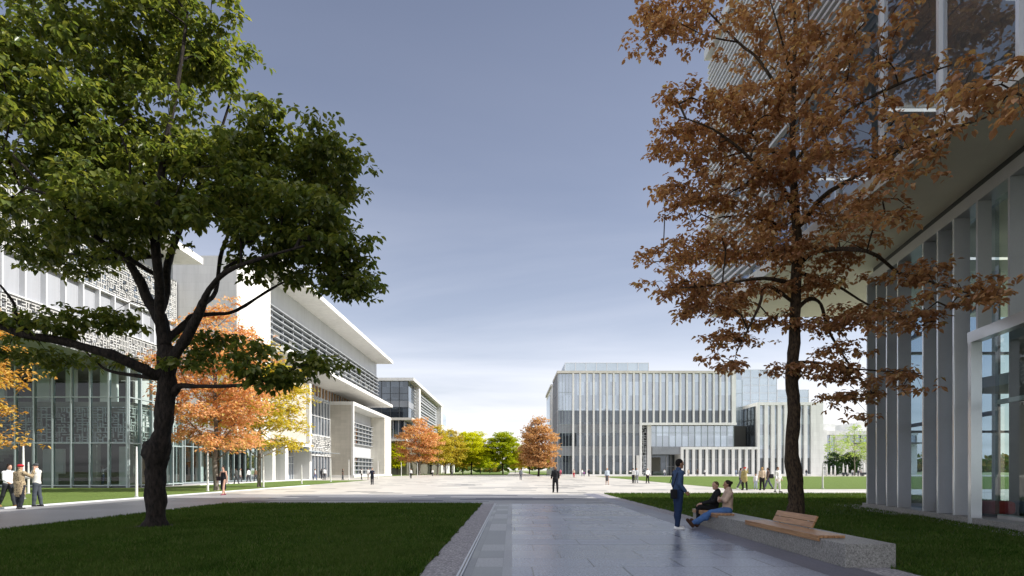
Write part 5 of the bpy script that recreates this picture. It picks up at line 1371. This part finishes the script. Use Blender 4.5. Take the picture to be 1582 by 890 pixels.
P(1177.4, 757.2, 0, 'woman in cream jacket and black trousers seen from behind on the bright path', J=stand(5), top=('jacket', (.58, .46, .34)), bottom=('trousers', (.02, .018, .02)), female=True, style='bob', hairc=(.45, .28, .12))
P(1186.5, 755.8, 70, 'man in brown jacket striding with a round dark backpack', J=stand(19), top=('jacket', (.12, .08, .07)), bottom=('trousers', (.10, .11, .15)))
hang_bag(1191.5, 0, ground_at(1186, 755.8)[1] - .1, 1.05, (.36, .26, .36), (.03, .03, .035), 'round dark backpack hanging behind the striding man in brown jacket')
P(1201.5, 760.5, 200, 'man in white suit on the bright path left of the rust tree trunk', J=stand(6, ((5, 20, 9), (5, 20, 9)), 0, .02), top=('coat', (.74, .74, .72), .78), bottom=('trousers', (.66, .66, .65)), hairc=(.08, .05, .03))
P(1245.7, 735.3, 180, 'man in dark jacket by the finned building end wall, right of the rust tree trunk', J=stand(4), top=('jacket', (.025, .025, .03)), bottom=('trousers', (.14, .17, .24)))
for px, lab, tc, st in ((1317, 'person in white standing by the far court benches', (.6, .6, .62), 4), (1326, 'person in dark top walking by the far court benches', (.08, .08, .1), 14), (1330, 'person in pale shirt right beside the one in dark top in the far court', (.5, .42, .4), 8)):
    P(px, 0, 150, lab, y=152, J=stand(st), top=('shirt', tc), bottom=('trousers', (.06, .06, .08)))
# ------------------------------------------------------------------ light, sky, camera
EL, AZ = R(39.5), R(2.0)
S = Vector((math.cos(EL) * math.cos(AZ), -math.cos(EL) * math.sin(AZ), math.sin(EL)))
sd = bpy.data.lights.new('sun', 'SUN'); sd.energy = 4.0; sd.angle = R(.5); sd.color = (1, .955, .88)
so = bpy.data.objects.new('sun', sd); COL.objects.link(so); so.rotation_euler = S.to_track_quat('Z', 'Y').to_euler(); so.location = (30, 0, 60)
W = bpy.data.worlds.new('World'); scene.world = W; W.use_nodes = True
t = W.node_tree; t.nodes.clear()
sky = N(t, 'ShaderNodeTexSky', sky_type='NISHITA'); sky.sun_disc = False; sky.sun_elevation = EL; sky.sun_rotation = R(92.0)
sky.air_density = 1.0; sky.dust_density = 1.6; sky.ozone_density = 2.0; sky.altitude = 50
tc = N(t, 'ShaderNodeTexCoord'); sp = N(t, 'ShaderNodeSeparateXYZ'); L(t, tc.outputs['Generated'], sp.inputs[0])
# thin cloud: noise on a flat layer overhead
zc = math_node(t, 'MAXIMUM', sp.outputs[2], 0.0)
den = math_node(t, 'ADD', zc, .10)
cb = N(t, 'ShaderNodeCombineXYZ'); L(t, math_node(t, 'DIVIDE', sp.outputs[0], den), cb.inputs[0]); L(t, math_node(t, 'DIVIDE', sp.outputs[1], den), cb.inputs[1])
mp = N(t, 'ShaderNodeMapping'); mp.inputs['Scale'].default_value = (.35, .8, 1); mp.inputs['Rotation'].default_value = (0, 0, R(24)); mp.inputs['Location'].default_value = (3.1, 1.7, 0)
L(t, cb.outputs[0], mp.inputs[0])
n1 = noise(t, mp.outputs[0], 1.0, 7, .55, .4)
low = ramp(t, zc, [(0, .82), (.08, .72), (.22, .36), (.42, .10), (.62, .03), (.82, .6), (1, .75)])  # cloud also thickened overhead, out of view, as added fill for the shade
rear_fill = math_node(t, 'MULTIPLY', math_node(t, 'MAXIMUM', math_node(t, 'MULTIPLY_ADD', sp.outputs[1], -1.4, -.02), 0.0), .62)  # brighter cloud added behind the camera, unseen, to lift the shaded foreground
cl_f = math_node(t, 'MINIMUM', math_node(t, 'MULTIPLY', ramp(t, n1, [(.3, .45), (.7, 1.05)]), math_node(t, 'MAXIMUM', low, rear_fill)), 1.0)
dim = ramp(t, zc, [(0, 1.), (.2, 1.), (.62, .72)])
ccol = mixc(t, math_node(t, 'MULTIPLY', rear_fill, 1.2), mixc(t, ramp(t, zc, [(0, 0.), (.18, 1.)]), (6.9, 6.6, 6.4), (6.1, 6.05, 6.3)), (7.9, 7.9, 8.2))
col = mixc(t, cl_f, mixc(t, .25, mixc(t, 1., mixc(t, 1., sky.outputs[0], (.525, .515, .53), 'MULTIPLY'), dim, 'MULTIPLY'), (1.65, 1.8, 2.5)), ccol)
bg = N(t, 'ShaderNodeBackground'); bg.inputs[1].default_value = .13; L(t, col, bg.inputs[0])
o = N(t, 'ShaderNodeOutputWorld'); L(t, bg.outputs[0], o.inputs[0])

cd = bpy.data.cameras.new('camera'); co = bpy.data.objects.new('camera', cd); COL.objects.link(co)
co.location = (0, 0, EYE); co.rotation_euler = (R(90), 0, 0)
cd.sensor_width = 36; cd.lens = 36 * F / 1582; cd.shift_y = (HZ - 445) / 1582; cd.clip_end = 8000; cd.clip_start = .1
scene.camera = co
scene.view_settings.view_transform = 'Standard'; scene.view_settings.look = 'None'; scene.view_settings.exposure = .92; scene.view_settings.gamma = 1
scene.view_settings.use_curve_mapping = False
scene.render.engine = 'CYCLES'
c = scene.cycles; c.use_denoising = True; c.max_bounces = 8; c.diffuse_bounces = 4; c.glossy_bounces = 4; c.transmission_bounces = 4; c.transparent_max_bounces = 24
c.sample_clamp_indirect = 6; c.caustics_reflective = False; c.caustics_refractive = False
